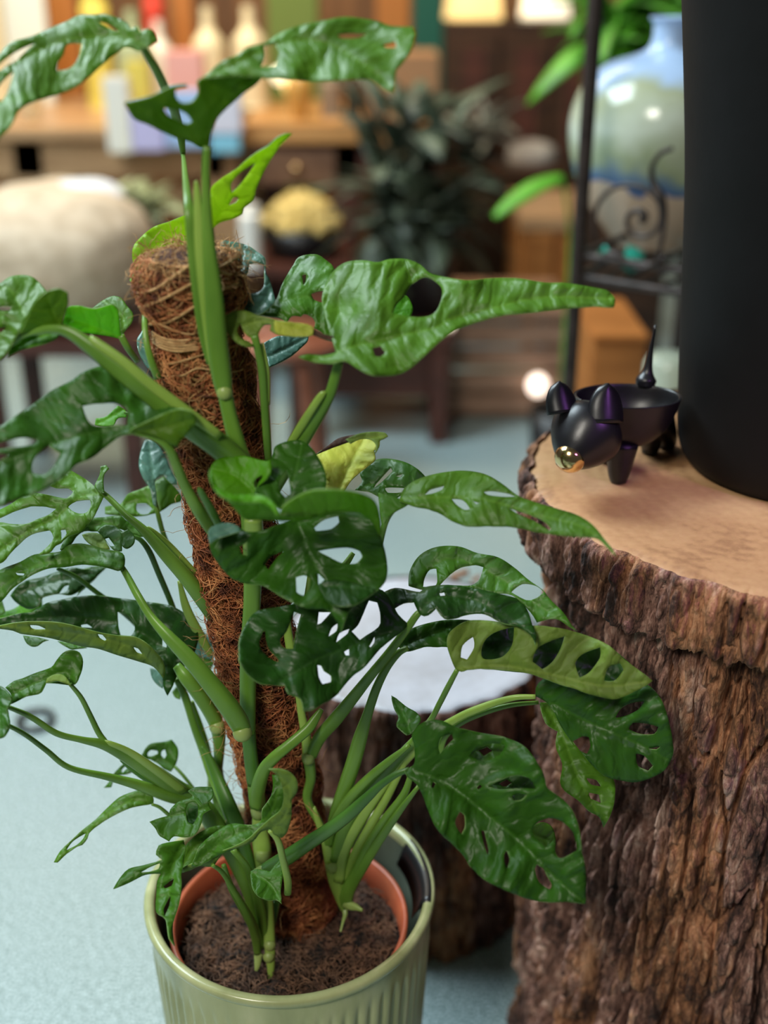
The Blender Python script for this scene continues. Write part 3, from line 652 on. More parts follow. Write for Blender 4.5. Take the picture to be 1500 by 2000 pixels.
# ---- L2, top
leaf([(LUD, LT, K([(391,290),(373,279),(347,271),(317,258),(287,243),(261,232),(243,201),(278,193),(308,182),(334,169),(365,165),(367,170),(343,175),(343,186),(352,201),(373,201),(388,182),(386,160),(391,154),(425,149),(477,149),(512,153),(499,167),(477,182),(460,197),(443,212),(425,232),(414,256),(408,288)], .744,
      h=[[(319,212),(343,214),(365,223),(375,238),(365,243),(343,232),(328,225)]], rib=[(400,290),(415,235),(450,175),(480,152)], g=(.015,.012), at=(400,290))),
      (LT, LU, K([(391,154),(404,145),(425,126),(443,115),(464,106),(482,93),(521,82),(542,67),(577,52),(616,43),(668,33),(703,35),(737,41),(763,50),(807,52),(813,65),(802,100),(781,128),(774,134),(770,180),(750,173),(733,160),(711,154),(659,156),(607,158),(560,154),(512,152),(477,149),(425,149)], .728,
      h=[[(516,89),(538,84),(544,108),(538,128),(510,130),(518,108)], [(659,67),(690,64),(720,65),(698,74),(664,74)], [(748,87),(772,80),(774,93),(755,93)]],
      rib=[(400,152),(470,118),(568,80),(633,82),(677,104),(730,140),(770,178)], g=(0,-.04), at=(400,150), q=.0045, vs=36, wav=.005))], plant)
# ---- L3 young yellow-green leaf behind the pole top
leaf([(LY, LY, K([(414,448),(411,416),(411,377),(414,364),(434,347),(460,331),(482,312),(503,297),(523,286),(542,269),(560,261),(571,261),(564,269),(547,286),(529,312),(512,342),(499,373),(495,390),(475,407),(473,418),(451,429),(430,435)], .80,
      h=[[(453,377),(451,360),(469,338),(499,318),(486,338),(469,360)], [(447,401),(456,386),(466,386),(460,396)]], rib=[(414,446),(445,400),(480,350),(520,300),(567,262)], g=(0,.01))),
      (LY, LY, K([(414,448),(395,425),(372,418),(352,424),(330,433),(300,443),(275,463),(261,480),(258,500),(262,520),(273,542),(300,560),(340,560),(380,520),(400,480)], .845, rib=[(414,448),(340,470),(265,510)], g=(0,-.01)))], plant, 'young yellow-green leaf glowing behind the pole top')
lf(LB, LB, [(253,547),(260,535),(270,533),(281,547),(281,566),(263,560)], .83)
# ---- L4 / L7, blue sky sheen painted in
lf(LBL, LU, [(433,468),(453,472),(480,478),(500,490),(517,503),(518,515),(520,533),(527,547),(533,570),(537,587),(527,600),(510,613),(487,618),(460,612),(455,587),(460,567),(483,572),(500,572),(513,563),(517,543),(515,517),(503,513),(487,515),(483,533),(477,543),(462,530),(445,505),(430,487)], .835, 'leaf with painted blue sky sheen right of the pole top', rib=[(436,470),(500,500),(528,560),(500,610)])
lf(LBL, LU, [(515,670),(540,657),(567,655),(593,655),(603,656),(600,667),(587,680),(567,697),(543,710),(525,718)], .86, 'leaf with painted blue sky sheen folded below the rolled pale leaf', rib=[(516,700),(560,680),(602,657)], vs=18)
# ---- L5
lf(LM, LU, [(535,590),(543,577),(550,557),(563,533),(573,517),(582,503),(600,497),(620,497),(633,505),(652,523),(656,560),(650,600),(648,640),(652,667),(633,663),(630,650),(613,640),(617,630),(607,617),(593,613),(587,618),(570,617),(560,630),(547,620),(527,617),(508,615),(520,600)], .80,
   h=[[(590,537),(598,535),(597,550),(592,557)], [(608,573),(620,568),(632,567),(632,592),(613,585)]], rib=[(520,608),(560,585),(610,580),(650,600)], fold=.01, q=.004, vs=24)
# ---- L8 big right leaf
lf(LT, LU, [(656,688),(647,656),(638,625),(630,591),(632,565),(647,534),(673,513),(708,508),(738,512),(760,506),(795,506),(821,517),(838,532),(860,539),(912,547),(959,543),(1011,543),(1046,549),(1070,552),(1100,552),(1130,556),(1175,564),(1190,569),(1202,585),(1199,600),(1180,599),(1160,598),(1100,603),(1040,610),(980,616),(935,628),(890,645),(860,666),(824,699),(800,720),(777,731),(743,734),(717,729),(695,718),(673,705),(652,710),(621,708),(600,705),(582,697),(600,692),(630,694)], .735,
   h=[[(795,569),(808,552),(834,541),(862,562),(860,591),(847,612),(825,619),(795,617),(768,612),(775,595),(790,580)], [(727,679),(743,675),(753,688),(743,697),(732,695)]],
   rib=[(657,688),(700,674),(760,660),(850,640),(880,622),(960,602),(1060,580),(1198,584)], g=(-.002,-.04), q=.0042, vs=42, wav=.006)
lf(LB, LB, [(772,622),(764,606),(772,590),(787,577),(797,580),(806,600),(803,615),(790,622)], .80)
pet([(662, 706, .738, 9), (655, 735, .74, 10), (644, 770, .742, 11), (625, 800, .745, 15), (600, 840, .75, 17), (575, 880, .755, 18), (545, 930, .76, 18), (515, 985, .76, 16)])
pet([(636, 766, .739, 3), (628, 772, .739, 7), (612, 795, .74, 8), (590, 830, .745, 9), (566, 868, .75, 8)], SL, 'leaf_sheath', .7)
# ---- L6 rolled pale leaf with a dry tip
leaf([(LU, LP, K([(430,620),(443,615),(460,607),(480,607),(507,617),(540,625),(573,630),(590,633),(592,657),(567,657),(543,653),(527,645),(530,633),(517,633),(507,647),(503,663),(490,660),(477,650),(470,630),(463,647),(470,660),(487,667),(497,677),(483,678),(460,667),(443,647)], .752, rib=[(495,662),(470,640),(520,628),(600,645)], g=(0,-.02))),
      (LP, LP, K([(536,626),(573,630),(600,633),(613,640),(611,655),(587,658),(567,657),(543,653),(536,645)], .748, vs=12, g=(0,-.01))),
      (LBR, LBR, K([(608,640),(626,648),(633,652),(653,657),(652,667),(633,663),(609,654)], .748, g=(0,-.01)))], plant, 'rolled pale leaf with dried brown tip')
pet([(497, 655, .752, 8), (503, 680, .752, 8), (512, 725, .755, 8), (517, 790, .76, 8), (521, 850, .765, 8), (524, 900, .77, 7)], SG)
pet([(512, 670, .755, 3), (518, 700, .755, 4), (522, 730, .757, 5), (523, 790, .76, 4)], SL, 'leaf_sheath', .8)
# ---- L9 / L10 left
leaf([(LT, LU, K([(0,553),(20,540),(47,537),(67,543),(82,558),(92,570),(75,583),(62,600),(55,618),(45,640),(33,655),(20,680),(7,696),(0,702),(-30,690),(-45,620),(-30,565)], .735, h=[[(-6,600),(10,597),(22,600),(20,606),(4,608)], [(-8,640),(12,640),(0,652)]], rib=[(60,640),(40,600),(10,560),(-40,600)], q=.0035)),
      (LUD, LT, K([(92,570),(100,567),(117,565),(133,573),(132,597),(123,627),(122,640),(97,640),(67,645),(33,660),(45,640),(55,618),(62,600),(75,583)], .733, rib=[(118,640),(100,600),(90,572)], g=(0,.01))),
      (LB, LT, K([(117,650),(110,660),(90,670),(60,678),(35,685),(15,697),(22,676),(40,658),(67,648),(95,643)], .75, rib=[(110,648),(60,664),(18,692)]))], plant)
pet([(20, 678, .738, 4), (45, 655, .735, 6), (75, 646, .733, 8), (110, 643, .73, 10), (140, 652, .728, 13), (180, 680, .725, 17), (240, 727, .722, 21), (300, 775, .722, 22), (360, 825, .725, 24), (420, 865, .73, 27), (470, 908, .735, 26)], SG, 'petiole', .8)
pet([(178, 655, .723, 2), (186, 668, .721, 9), (240, 706, .718, 10), (300, 756, .717, 11), (370, 808, .72, 11), (430, 852, .724, 9)], SL, 'leaf_sheath', .7)
leaf([(LB, LB, K([(123,632),(128,613),(133,600),(153,597),(180,603),(200,600),(217,595),(228,603),(233,620),(235,645),(238,663),(213,657),(187,653),(153,648),(133,640)], .79, rib=[(236,660),(190,640),(130,620)], g=(0,.01))),
      (LT, LT, K([(180,602),(200,587),(220,578),(237,582),(248,597),(260,613),(257,630),(243,647),(238,663),(234,645),(232,620),(227,604),(215,596),(200,601)], .80, rib=[(238,660),(240,620),(205,590)]))], plant)
pet([(236, 655, .79, 7), (250, 680, .79, 7), (268, 705, .80, 6)], SG)
lf(LBL, LU, [(267,665),(275,650),(285,635),(300,627),(312,633),(320,660),(322,690),(318,720),(300,725),(285,715),(272,690)], .84, rib=[(300,724),(298,680),(295,632)])
pet([(286, 583, .80, 4), (283, 620, .775, 5.5), (285, 660, .765, 6), (294, 700, .762, 7), (308, 738, .765, 8)], SG)
# ---- L11 big dark left leaf
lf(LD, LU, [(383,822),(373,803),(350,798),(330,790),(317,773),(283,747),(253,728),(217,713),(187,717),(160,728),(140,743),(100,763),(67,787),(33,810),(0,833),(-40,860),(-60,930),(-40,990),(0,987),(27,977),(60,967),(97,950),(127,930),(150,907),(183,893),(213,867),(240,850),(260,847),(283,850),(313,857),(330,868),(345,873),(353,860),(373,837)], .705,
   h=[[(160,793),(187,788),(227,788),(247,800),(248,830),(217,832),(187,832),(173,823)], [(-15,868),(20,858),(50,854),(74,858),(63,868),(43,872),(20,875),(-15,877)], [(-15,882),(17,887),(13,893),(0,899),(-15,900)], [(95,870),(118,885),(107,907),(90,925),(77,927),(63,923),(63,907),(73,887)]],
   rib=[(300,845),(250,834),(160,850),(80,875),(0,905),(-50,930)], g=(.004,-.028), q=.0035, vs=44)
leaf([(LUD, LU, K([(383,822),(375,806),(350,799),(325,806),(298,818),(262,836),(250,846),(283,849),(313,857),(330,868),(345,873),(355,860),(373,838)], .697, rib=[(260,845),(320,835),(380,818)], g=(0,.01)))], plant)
pet([(262, 846, .70, 3), (300, 855, .70, 6), (328, 873, .70, 9), (343, 905, .703, 10), (362, 950, .71, 11), (390, 1000, .72, 13), (425, 1050, .752, 13)], SG)
pet([(388, 952, .70, 2), (393, 962, .702, 7), (412, 995, .71, 9), (430, 1030, .72, 8)], SD, 'leaf_sheath', .7)
lf(LB, LB, [(185,830),(187,817),(207,813),(230,792),(247,803),(247,815),(230,817),(220,832),(200,833)], .86, rib=[(187,830),(215,815),(245,797)], vs=14)
pet([(243, 806, .86, 2.5), (275, 812, .855, 3), (320, 830, .84, 3.5), (385, 880, .82, 4)], SG)
lf(LM, LM, [(-30,1160),(-12,1150),(2,1168),(10,1196),(-8,1204),(-28,1190)], .85)
# ---- L13 lobed leaf far left
lf(LT, LU, [(203,968),(187,952),(173,940),(153,927),(133,918),(117,930),(97,948),(110,953),(133,953),(143,960),(130,973),(100,968),(73,963),(50,965),(20,985),(0,995),(-20,1003),(-20,1020),(0,1011),(30,998),(60,989),(90,990),(110,993),(95,1005),(70,1015),(50,1023),(20,1023),(0,1020),(-30,1030),(-40,1090),(0,1100),(20,1080),(50,1050),(70,1040),(97,1035),(105,1050),(95,1065),(75,1083),(95,1080),(110,1065),(120,1060),(133,1048),(160,1038),(175,1020),(185,1005),(195,985)], .80,
   h=[[(133,990),(150,978),(175,975),(178,985),(170,1000),(155,1003),(140,997)], [(118,1035),(128,1034),(130,1042),(120,1055)]], rib=[(200,962),(150,975),(110,1010),(60,1035),(0,1075)], q=.003)
lf(LM, LU, [(185,950),(191,935),(195,925),(196,911),(207,908),(213,915),(204,925),(202,940),(204,962),(196,964)], .795, vs=15)
pet([(192, 955, .80, 5), (215, 975, .795, 6), (245, 1005, .785, 7), (285, 1040, .78, 10), (325, 1085, .775, 13), (365, 1130, .775, 15), (402, 1178, .78, 17), (425, 1215, .79, 14)], SG, 'petiole', .85)
pet([(284, 1030, .785, 2), (295, 1035, .785, 5), (330, 1065, .785, 7), (375, 1115, .785, 8), (398, 1140, .79, 6)], SL, 'leaf_sheath', .7)
pet([(350, 1135, .80, 4), (365, 1190, .80, 9), (390, 1240, .80, 10), (412, 1280, .80, 7)], SL, 'leaf_sheath', .6)
# ---- L14 behind
lf(LT, LB, [(205,990),(213,988),(235,985),(250,965),(275,955),(290,948),(303,940),(320,930),(340,950),(355,970),(353,980),(335,985),(315,998),(300,1003),(280,1008),(250,1008),(215,1005),(205,1003)], .87, h=[[(267,983),(285,983),(297,993),(290,1003),(275,1004),(266,995)]], rib=[(303,992),(275,975),(210,996)])
lf(LBL, LD, [(283,860),(293,858),(305,865),(317,880),(325,895),(335,920),(350,945),(335,945),(318,928),(303,938),(305,965),(305,990),(299,985),(293,955),(283,940),(275,925),(271,905),(275,880)], .85, 'dark bluish curled leaf left of the pole', rib=[(303,985),(298,930),(290,862)], vs=22)
pet([(302, 975, .86, 4), (310, 1010, .855, 5), (320, 1045, .855, 5), (335, 1080, .85, 5)], SG)
# ---- L15
lf(LM, LU, [(244,1100),(240,1113),(230,1115),(213,1110),(187,1105),(160,1103),(127,1108),(97,1110),(67,1120),(40,1137),(20,1153),(0,1177),(-30,1190),(-40,1150),(-20,1125),(0,1113),(13,1107),(40,1097),(67,1083),(117,1077),(133,1065),(157,1061),(187,1067),(207,1073),(233,1077),(243,1085)], .76,
   h=[[(30,1118),(48,1120),(46,1124),(34,1123)]], rib=[(240,1100),(190,1088),(120,1092),(60,1110),(0,1150)], g=(0,-.03), fold=.01)
pet([(238, 1108, .762, 6), (250, 1128, .755, 7), (270, 1165, .745, 8), (295, 1205, .738, 9), (330, 1245, .73, 13), (375, 1292, .725, 17), (415, 1340, .722, 19), (450, 1385, .722, 21), (470, 1418, .726, 20), (474, 1436, .73, 14)], SG, 'petiole', .85)
node(473, 1430, .725, 18, .3, 1, 6)
lf(LM, LD, [(117,1073),(130,1045),(145,1022),(165,1013),(200,1010),(235,1007),(245,1015),(265,1030),(280,1048),(262,1047),(240,1035),(222,1030),(205,1030),(195,1037),(165,1038),(150,1048),(140,1062),(120,1076)], .81, rib=[(262,1047),(200,1020),(125,1070)], q=.003)
lf(LU, LT, [(160,1044),(178,1040),(195,1043),(205,1055),(215,1073),(190,1070),(170,1058)], .80)
lf(LD, LU, [(235,1040),(250,1034),(262,1045),(262,1060),(252,1070),(243,1070),(235,1060)], .79)
lf(LD, LU, [(190,1037),(205,1025),(225,1028),(242,1040),(238,1062),(238,1076),(222,1074),(208,1058)], .803, h=[[(205,1052),(212,1050),(224,1066),(215,1066)]])
pet([(258, 1047, .81, 4), (275, 1055, .81, 5), (292, 1078, .81, 6), (310, 1120, .815, 6), (337, 1185, .82, 6), (350, 1230, .82, 6)], SD)
# ---- L16 dark leaves behind, far left
lf(LDD, LD, [(20,1163),(43,1137),(83,1127),(107,1118),(140,1108),(165,1112),(190,1108),(210,1105),(190,1125),(160,1150),(140,1162),(113,1160),(83,1167),(77,1183),(57,1190),(40,1183),(27,1173)], .84, h=[[(115,1160),(125,1145),(135,1142),(130,1155)]], q=.003)
lf(LB, LT, [(-10,1190),(15,1193),(40,1180),(60,1150),(80,1165),(82,1185),(60,1197),(40,1203),(0,1210)], .86, q=.003)
lf(LM, LT, [(150,1165),(158,1140),(165,1110),(200,1103),(190,1125),(175,1140),(158,1156)], .85)
pet([(112, 1110, .82, 4), (150, 1128, .825, 5), (190, 1158, .83, 5), (240, 1195, .835, 6), (275, 1228, .84, 6), (330, 1290, .84, 7)], SD)
lf(LBL, LT, [(370,1240),(385,1225),(405,1240),(420,1262),(415,1290),(395,1285),(372,1290)], .86); lf(LT, LB, [(378,1285),(400,1280),(418,1295),(410,1310),(385,1300)], .86)
# ---- L17 big dark leaf over pale folded underside
leaf([(LDD, LU, K([(345,1322),(335,1345),(327,1359),(320,1345),(318,1325),(318,1305),(300,1285),(270,1262),(230,1245),(180,1233),(120,1222),(60,1218),(20,1222),(-20,1226),(-25,1212),(0,1208),(43,1197),(67,1195),(90,1178),(123,1170),(150,1165),(187,1163),(233,1168),(273,1173),(300,1177),(333,1183),(360,1197),(377,1213),(387,1237),(385,1260),(375,1285),(358,1305)], .79,
      h=[[(230,1195),(247,1200),(260,1213),(263,1230),(255,1243),(235,1240),(230,1215)], [(158,1221),(170,1219),(180,1226),(160,1226)], [(317,1242),(327,1247),(325,1265),(316,1262)]], rib=[(345,1310),(300,1250),(220,1215),(120,1205),(0,1214)], g=(0,-.02), q=.004)),
      (LU, LDD, K([(-20,1226),(0,1222),(30,1217),(60,1214),(100,1215),(133,1220),(190,1235),(230,1242),(265,1245),(290,1260),(305,1275),(317,1290),(323,1310),(319,1326),(300,1303),(270,1292),(230,1280),(190,1267),(160,1263),(130,1255),(100,1247),(70,1242),(40,1238),(25,1232)], .765,
      h=[[(58,1221),(75,1222),(90,1229),(75,1230),(60,1226)], [(190,1239),(200,1240),(208,1250),(205,1252),(195,1247)], [(260,1264),(270,1267),(278,1278),(268,1275)]], rib=[(320,1318),(250,1262),(130,1236),(0,1222)], g=(0,.02), q=.002))], plant)
lf(LD, LD, [(45,1241),(60,1243),(75,1245),(95,1250),(85,1253),(72,1262),(60,1262),(50,1254)], .79); lf(LM, LU, [(112,1252),(135,1255),(170,1265),(150,1267),(138,1268)], .79)
pet([(345, 1300, .78, 9), (362, 1322, .775, 14), (385, 1350, .775, 15), (408, 1385, .78, 15), (425, 1420, .785, 15), (428, 1460, .79, 11), (425, 1510, .80, 9), (422, 1560, .80, 8), (440, 1620, .78, 9)], SG)
node(424, 1418, .782, 15, .3, 1, 5)
pet([(345, 1325, .80, 7), (362, 1362, .80, 8), (380, 1420, .80, 8), (398, 1465, .80, 10), (415, 1510, .79, 12), (438, 1560, .775, 14), (455, 1605, .77, 13)], SG)
pet([(375, 1370, .81, 4), (390, 1420, .81, 8), (405, 1470, .81, 8), (412, 1520, .81, 7), (408, 1560, .81, 5)], SL, 'leaf_sheath', .7)
pet([(393, 1458, .785, 3), (405, 1475, .783, 8), (425, 1520, .775, 12), (448, 1575, .762, 15), (466, 1620, .755, 15), (490, 1700, .75, 12), (505, 1760, .742, 10)], SD, 'leaf_sheath', .8)
lf(LBL, LM, [(293,1305),(305,1308),(318,1322),(318,1345),(305,1335),(296,1322)], .81); lf(LT, LB, [(336,1352),(345,1340),(352,1352),(352,1366),(342,1362)], .82)
# ---- L18 lower left lobed leaf
leaf([(LM, LU, K([(137,1338),(127,1337),(113,1335),(90,1333),(80,1352),(67,1357),(50,1360),(33,1370),(20,1375),(23,1360),(17,1350),(10,1343),(27,1330),(43,1325),(67,1315),(100,1303),(110,1290),(123,1275),(140,1270),(155,1275),(162,1293),(160,1310),(153,1327),(145,1337)], .72, rib=[(137,1336),(128,1312),(80,1330),(15,1360)], g=(0,-.03), q=.003)),
      (LU, LM, K([(90,1334),(92,1325),(107,1317),(123,1318),(133,1328),(138,1339),(125,1334),(110,1330)], .712))], plant)
lf(LD, LD, [(-5,1340),(10,1345),(23,1360),(22,1372),(15,1385),(20,1410),(15,1430),(0,1442),(-30,1430),(-40,1370)], .70, q=.004)
pet([(137, 1336, .72, 4), (158, 1362, .725, 5), (175, 1395, .73, 5.5), (192, 1430, .735, 6), (206, 1450, .735, 6)], SG)
pet([(14, 1380, .70, 4.5), (60, 1400, .705, 6), (110, 1432, .712, 6.5), (160, 1445, .72, 7), (205, 1455, .727, 11), (250, 1478, .735, 14), (300, 1510, .745, 17), (345, 1540, .755, 18), (378, 1556, .76, 15)], SG, 'petiole', .9)
pet([(5, 1412, .70, 4.5), (45, 1432, .705, 5), (90, 1465, .712, 5.5), (135, 1499, .72, 6), (210, 1517, .73, 8), (270, 1533, .74, 11), (330, 1555, .75, 13), (375, 1565, .758, 12)], SG, 'petiole', .9)
pet([(196, 1447, .728, 2), (215, 1452, .726, 6), (255, 1470, .73, 8), (310, 1508, .74, 10), (358, 1545, .752, 10)], SL, 'leaf_sheath', .6)
pet([(235, 1485, .75, 2), (260, 1505, .75, 5), (300, 1530, .755, 7), (345, 1550, .76, 8)], SD, 'leaf_sheath', .6)
pet([(365, 1552, .762, 17), (395, 1575, .76, 19), (425, 1620, .755, 20), (455, 1670, .752, 17), (485, 1740, .745, 13), (500, 1800, .74, 11), (507, 1845, .735, 8)], SG, 'stem_segment')
# ---- L19
lf(LM, LU, [(343,1493),(333,1507),(320,1502),(307,1490),(290,1483),(272,1488),(266,1503),(247,1512),(227,1515),(220,1527),(217,1537),(203,1538),(213,1527),(223,1510),(240,1493),(258,1486),(275,1477),(283,1463),(293,1453),(310,1450),(323,1448),(335,1444),(347,1460),(348,1477)], .80,
   h=[[(288,1472),(295,1465),(308,1467),(308,1473),(297,1477),(289,1477)], [(315,1468),(322,1464),(325,1475),(320,1482),(315,1477)], [(237,1505),(243,1498),(252,1497),(240,1509)]], rib=[(342,1495),(300,1480),(250,1492),(210,1532)])
pet([(341, 1497, .80, 3), (358, 1515, .795, 3.5), (380, 1543, .79, 3.5)], SG)
# ---- L20
lf(LT, LU, [(300,1570),(298,1553),(290,1548),(273,1543),(257,1547),(233,1557),(207,1580),(187,1600),(160,1622),(133,1647),(117,1663),(107,1680),(105,1684),(112,1684),(130,1667),(150,1653),(160,1650),(170,1637),(173,1627),(193,1610),(220,1593),(253,1578),(280,1573)], .74, h=[[(130,1660),(143,1643),(167,1628),(163,1637),(150,1650)]], rib=[(299,1570),(260,1562),(190,1607),(108,1683)])
pet([(297, 1571, .74, 3), (312, 1577, .742, 3.5), (330, 1592, .745, 4)], SG)
# ---- L21 curled
lf(LM, LU, [(292,1605),(310,1598),(330,1593),(333,1580),(350,1565),(370,1560),(377,1553),(367,1545),(383,1537),(413,1537),(417,1553),(407,1567),(413,1580),(397,1590),(393,1607),(380,1630),(360,1635),(340,1633),(330,1643),(313,1633),(303,1617)], .715, h=[[(367,1570),(378,1566),(386,1573),(386,1593),(377,1610),(366,1605),(363,1588)]], rib=[(400,1580),(350,1590),(295,1605)], q=.004)
lf(LD, LD, [(356,1562),(382,1560),(392,1575),(392,1600),(375,1620),(358,1610)], .74)
lf(LD, LM, [(367,1545),(383,1537),(413,1537),(417,1553),(407,1567),(395,1572),(383,1558)], .708)
# ---- L22 / L23 bottom left
leaf([(LM, LU, K([(361,1655),(359,1683),(354,1707),(354,1730),(349,1767),(340,1795),(338,1819),(342,1847),(331,1833),(324,1795),(305,1781),(305,1749),(307,1721),(314,1707),(284,1709),(251,1725),(221,1736),(233,1716),(251,1697),(279,1690),(305,1683),(317,1679),(305,1669),(310,1651),(335,1644),(359,1641)], .675,
   h=[[(319,1732),(340,1714),(335,1730),(322,1735)], [(320,1772),(333,1749),(331,1767),(322,1790)], [(275,1704),(293,1693),(312,1686),(310,1697),(289,1704)]], rib=[(358,1650),(335,1700),(330,1760),(340,1845)], q=.003))], plant)
lf(LT, LU, [(345,1697),(350,1670),(372,1640),(400,1620),(430,1612),(458,1618),(425,1630),(400,1655),(385,1685),(365,1697)], .70, rib=[(355,1695),(385,1650),(450,1616)])
leaf([(LM, LU, K([(373,1692),(380,1677),(390,1653),(410,1633),(440,1613),(460,1608),(490,1612),(510,1603),(513,1580),(527,1560),(533,1537),(531,1513),(545,1515),(554,1535),(558,1560),(550,1587),(532,1602),(512,1620),(489,1642),(462,1657),(430,1669),(400,1685),(385,1692)], .664, rib=[(378,1690),(440,1640),(520,1600),(548,1530)], q=.003, g=(0,-.02))),
      (LU, LM, K([(525,1503),(547,1503),(567,1510),(580,1527),(580,1547),(570,1563),(568,1600),(560,1627),(550,1637),(535,1630),(527,1620),(510,1625),(495,1643),(470,1655),(440,1663),(425,1680),(415,1693),(390,1692),(372,1700),(355,1705),(357,1697),(375,1687),(400,1680),(430,1664),(460,1652),(487,1637),(510,1615),(530,1597),(547,1583),(554,1560),(550,1535),(543,1516)], .66, rib=[(530,1622),(560,1590),(566,1540),(530,1506)], g=(0,.012)))], plant, 'twisted leaf showing its pale underside above the soil')
pet([(527, 1622, .662, 5), (543, 1642, .664, 6.5), (553, 1680, .67, 7), (562, 1720, .68, 7.5), (562, 1745, .69, 7)], SL)
pet([(415, 1690, .665, 4), (435, 1705, .675, 5), (460, 1745, .695, 6), (482, 1785, .71, 7), (498, 1830, .722, 8), (503, 1862, .728, 7)], SG)
pet([(437, 1690, .70, 5), (450, 1730, .705, 7), (470, 1765, .715, 9), (495, 1810, .725, 10), (510, 1850, .73, 8)], SG)
pet([(455, 1660, .72, 6), (480, 1690, .722, 7), (495, 1730, .727, 8), (508, 1775, .73, 10), (516, 1830, .731, 9)], SG)
lf(LM, LU, [(489,1702),(503,1697),(527,1702),(545,1679),(552,1683),(552,1711),(548,1739),(550,1765),(541,1758),(522,1758),(503,1749),(492,1730)], .69, rib=[(490,1704),(525,1725),(549,1762)])
pet([(505, 1862, .729, 9), (503, 1885, .724, 6), (500, 1896, .722, 3)], SN, 'dry_stem_base')
pet([(540, 1760, .75, 8), (532, 1790, .742, 10), (528, 1815, .736, 8)], SD)
# ---- L24 central cup
leaf([(LB, LT, K([(411,917),(417,903),(430,895),(453,891),(480,891),(503,897),(520,900),(528,897),(530,920),(520,937),(505,950),(497,965),(480,972),(455,972),(430,958),(420,945)], .71, rib=[(500,966),(460,930),(415,915)], h=[[(495,945),(500,935),(514,928),(508,940),(500,955)]], g=(0,-.02))),
      (LD, LT, K([(528,897),(533,885),(537,872),(560,862),(587,860),(607,873),(620,890),(632,913),(637,937),(635,957),(613,960),(580,970),(560,983),(548,995),(530,980),(515,975),(497,965),(505,940),(518,920)], .705, h=[[(547,935),(560,918),(566,945),(568,965),(557,972),(545,955)]], rib=[(548,992),(575,930),(590,862)], g=(0,-.03))),
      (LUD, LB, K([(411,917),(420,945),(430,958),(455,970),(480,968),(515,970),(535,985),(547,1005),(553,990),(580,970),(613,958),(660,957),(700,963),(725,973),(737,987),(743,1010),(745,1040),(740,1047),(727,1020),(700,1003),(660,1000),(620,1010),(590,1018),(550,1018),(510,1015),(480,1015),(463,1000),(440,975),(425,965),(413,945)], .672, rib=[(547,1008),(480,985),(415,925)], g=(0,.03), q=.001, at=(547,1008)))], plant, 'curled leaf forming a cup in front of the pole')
lf(LB, LB, [(411,914),(420,943),(430,955),(455,967),(482,966),(515,969),(535,984),(547,1006),(541,1006),(528,992),(512,982),(480,982),(452,979),(428,966),(413,946),(408,925)], .668, q=0)
lf(LU, LM, [(547,1006),(552,988),(580,968),(613,956),(662,955),(640,963),(612,970),(585,982),(562,1002)], .667, q=0)
# ---- L25 dark drooping leaf below the cup
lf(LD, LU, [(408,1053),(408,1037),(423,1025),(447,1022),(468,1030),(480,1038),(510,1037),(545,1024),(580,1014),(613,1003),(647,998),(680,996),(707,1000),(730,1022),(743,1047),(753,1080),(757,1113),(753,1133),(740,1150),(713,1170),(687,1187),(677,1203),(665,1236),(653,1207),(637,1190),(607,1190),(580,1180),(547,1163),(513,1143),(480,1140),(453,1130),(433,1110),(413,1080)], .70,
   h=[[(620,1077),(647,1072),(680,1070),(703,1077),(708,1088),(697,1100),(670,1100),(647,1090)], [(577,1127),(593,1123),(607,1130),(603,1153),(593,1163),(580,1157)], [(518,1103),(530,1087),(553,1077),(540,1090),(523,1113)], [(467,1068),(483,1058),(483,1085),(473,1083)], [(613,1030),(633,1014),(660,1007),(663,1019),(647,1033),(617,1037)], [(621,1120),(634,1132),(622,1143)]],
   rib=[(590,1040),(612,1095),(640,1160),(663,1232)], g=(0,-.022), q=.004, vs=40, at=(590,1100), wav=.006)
lf(LDD, LD, [(620,1142),(650,1132),(700,1140),(735,1152),(715,1168),(690,1182),(660,1184),(635,1172)], .685)  # dark patch added for the shade inside the drooping leaf
lf(LBL, LM, [(407,1050),(408,1035),(423,1024),(447,1021),(467,1029),(468,1038),(445,1045),(425,1052),(410,1062)], .688, 'blue sky sheen painted on the tip of the drooping dark leaf')  # extra patch that paints the sky reflection onto the tip
# ---- L26
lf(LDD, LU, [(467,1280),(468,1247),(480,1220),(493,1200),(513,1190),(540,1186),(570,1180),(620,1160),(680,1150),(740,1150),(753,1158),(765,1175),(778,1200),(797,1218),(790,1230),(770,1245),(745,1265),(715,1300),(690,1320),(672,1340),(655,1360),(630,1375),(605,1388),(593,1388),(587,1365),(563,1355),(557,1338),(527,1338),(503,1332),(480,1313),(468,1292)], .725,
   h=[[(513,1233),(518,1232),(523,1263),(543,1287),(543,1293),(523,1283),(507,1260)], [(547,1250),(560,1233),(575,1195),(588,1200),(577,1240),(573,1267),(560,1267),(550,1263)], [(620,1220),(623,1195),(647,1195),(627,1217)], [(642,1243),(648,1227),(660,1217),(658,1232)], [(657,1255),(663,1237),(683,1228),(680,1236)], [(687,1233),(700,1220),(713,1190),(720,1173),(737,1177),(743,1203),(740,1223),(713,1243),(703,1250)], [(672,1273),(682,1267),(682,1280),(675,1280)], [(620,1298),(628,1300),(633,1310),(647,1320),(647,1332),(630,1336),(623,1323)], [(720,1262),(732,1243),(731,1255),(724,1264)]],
   rib=[(792,1220),(700,1258),(620,1287),(565,1322)], g=(.01,-.028), q=.0035, vs=40)
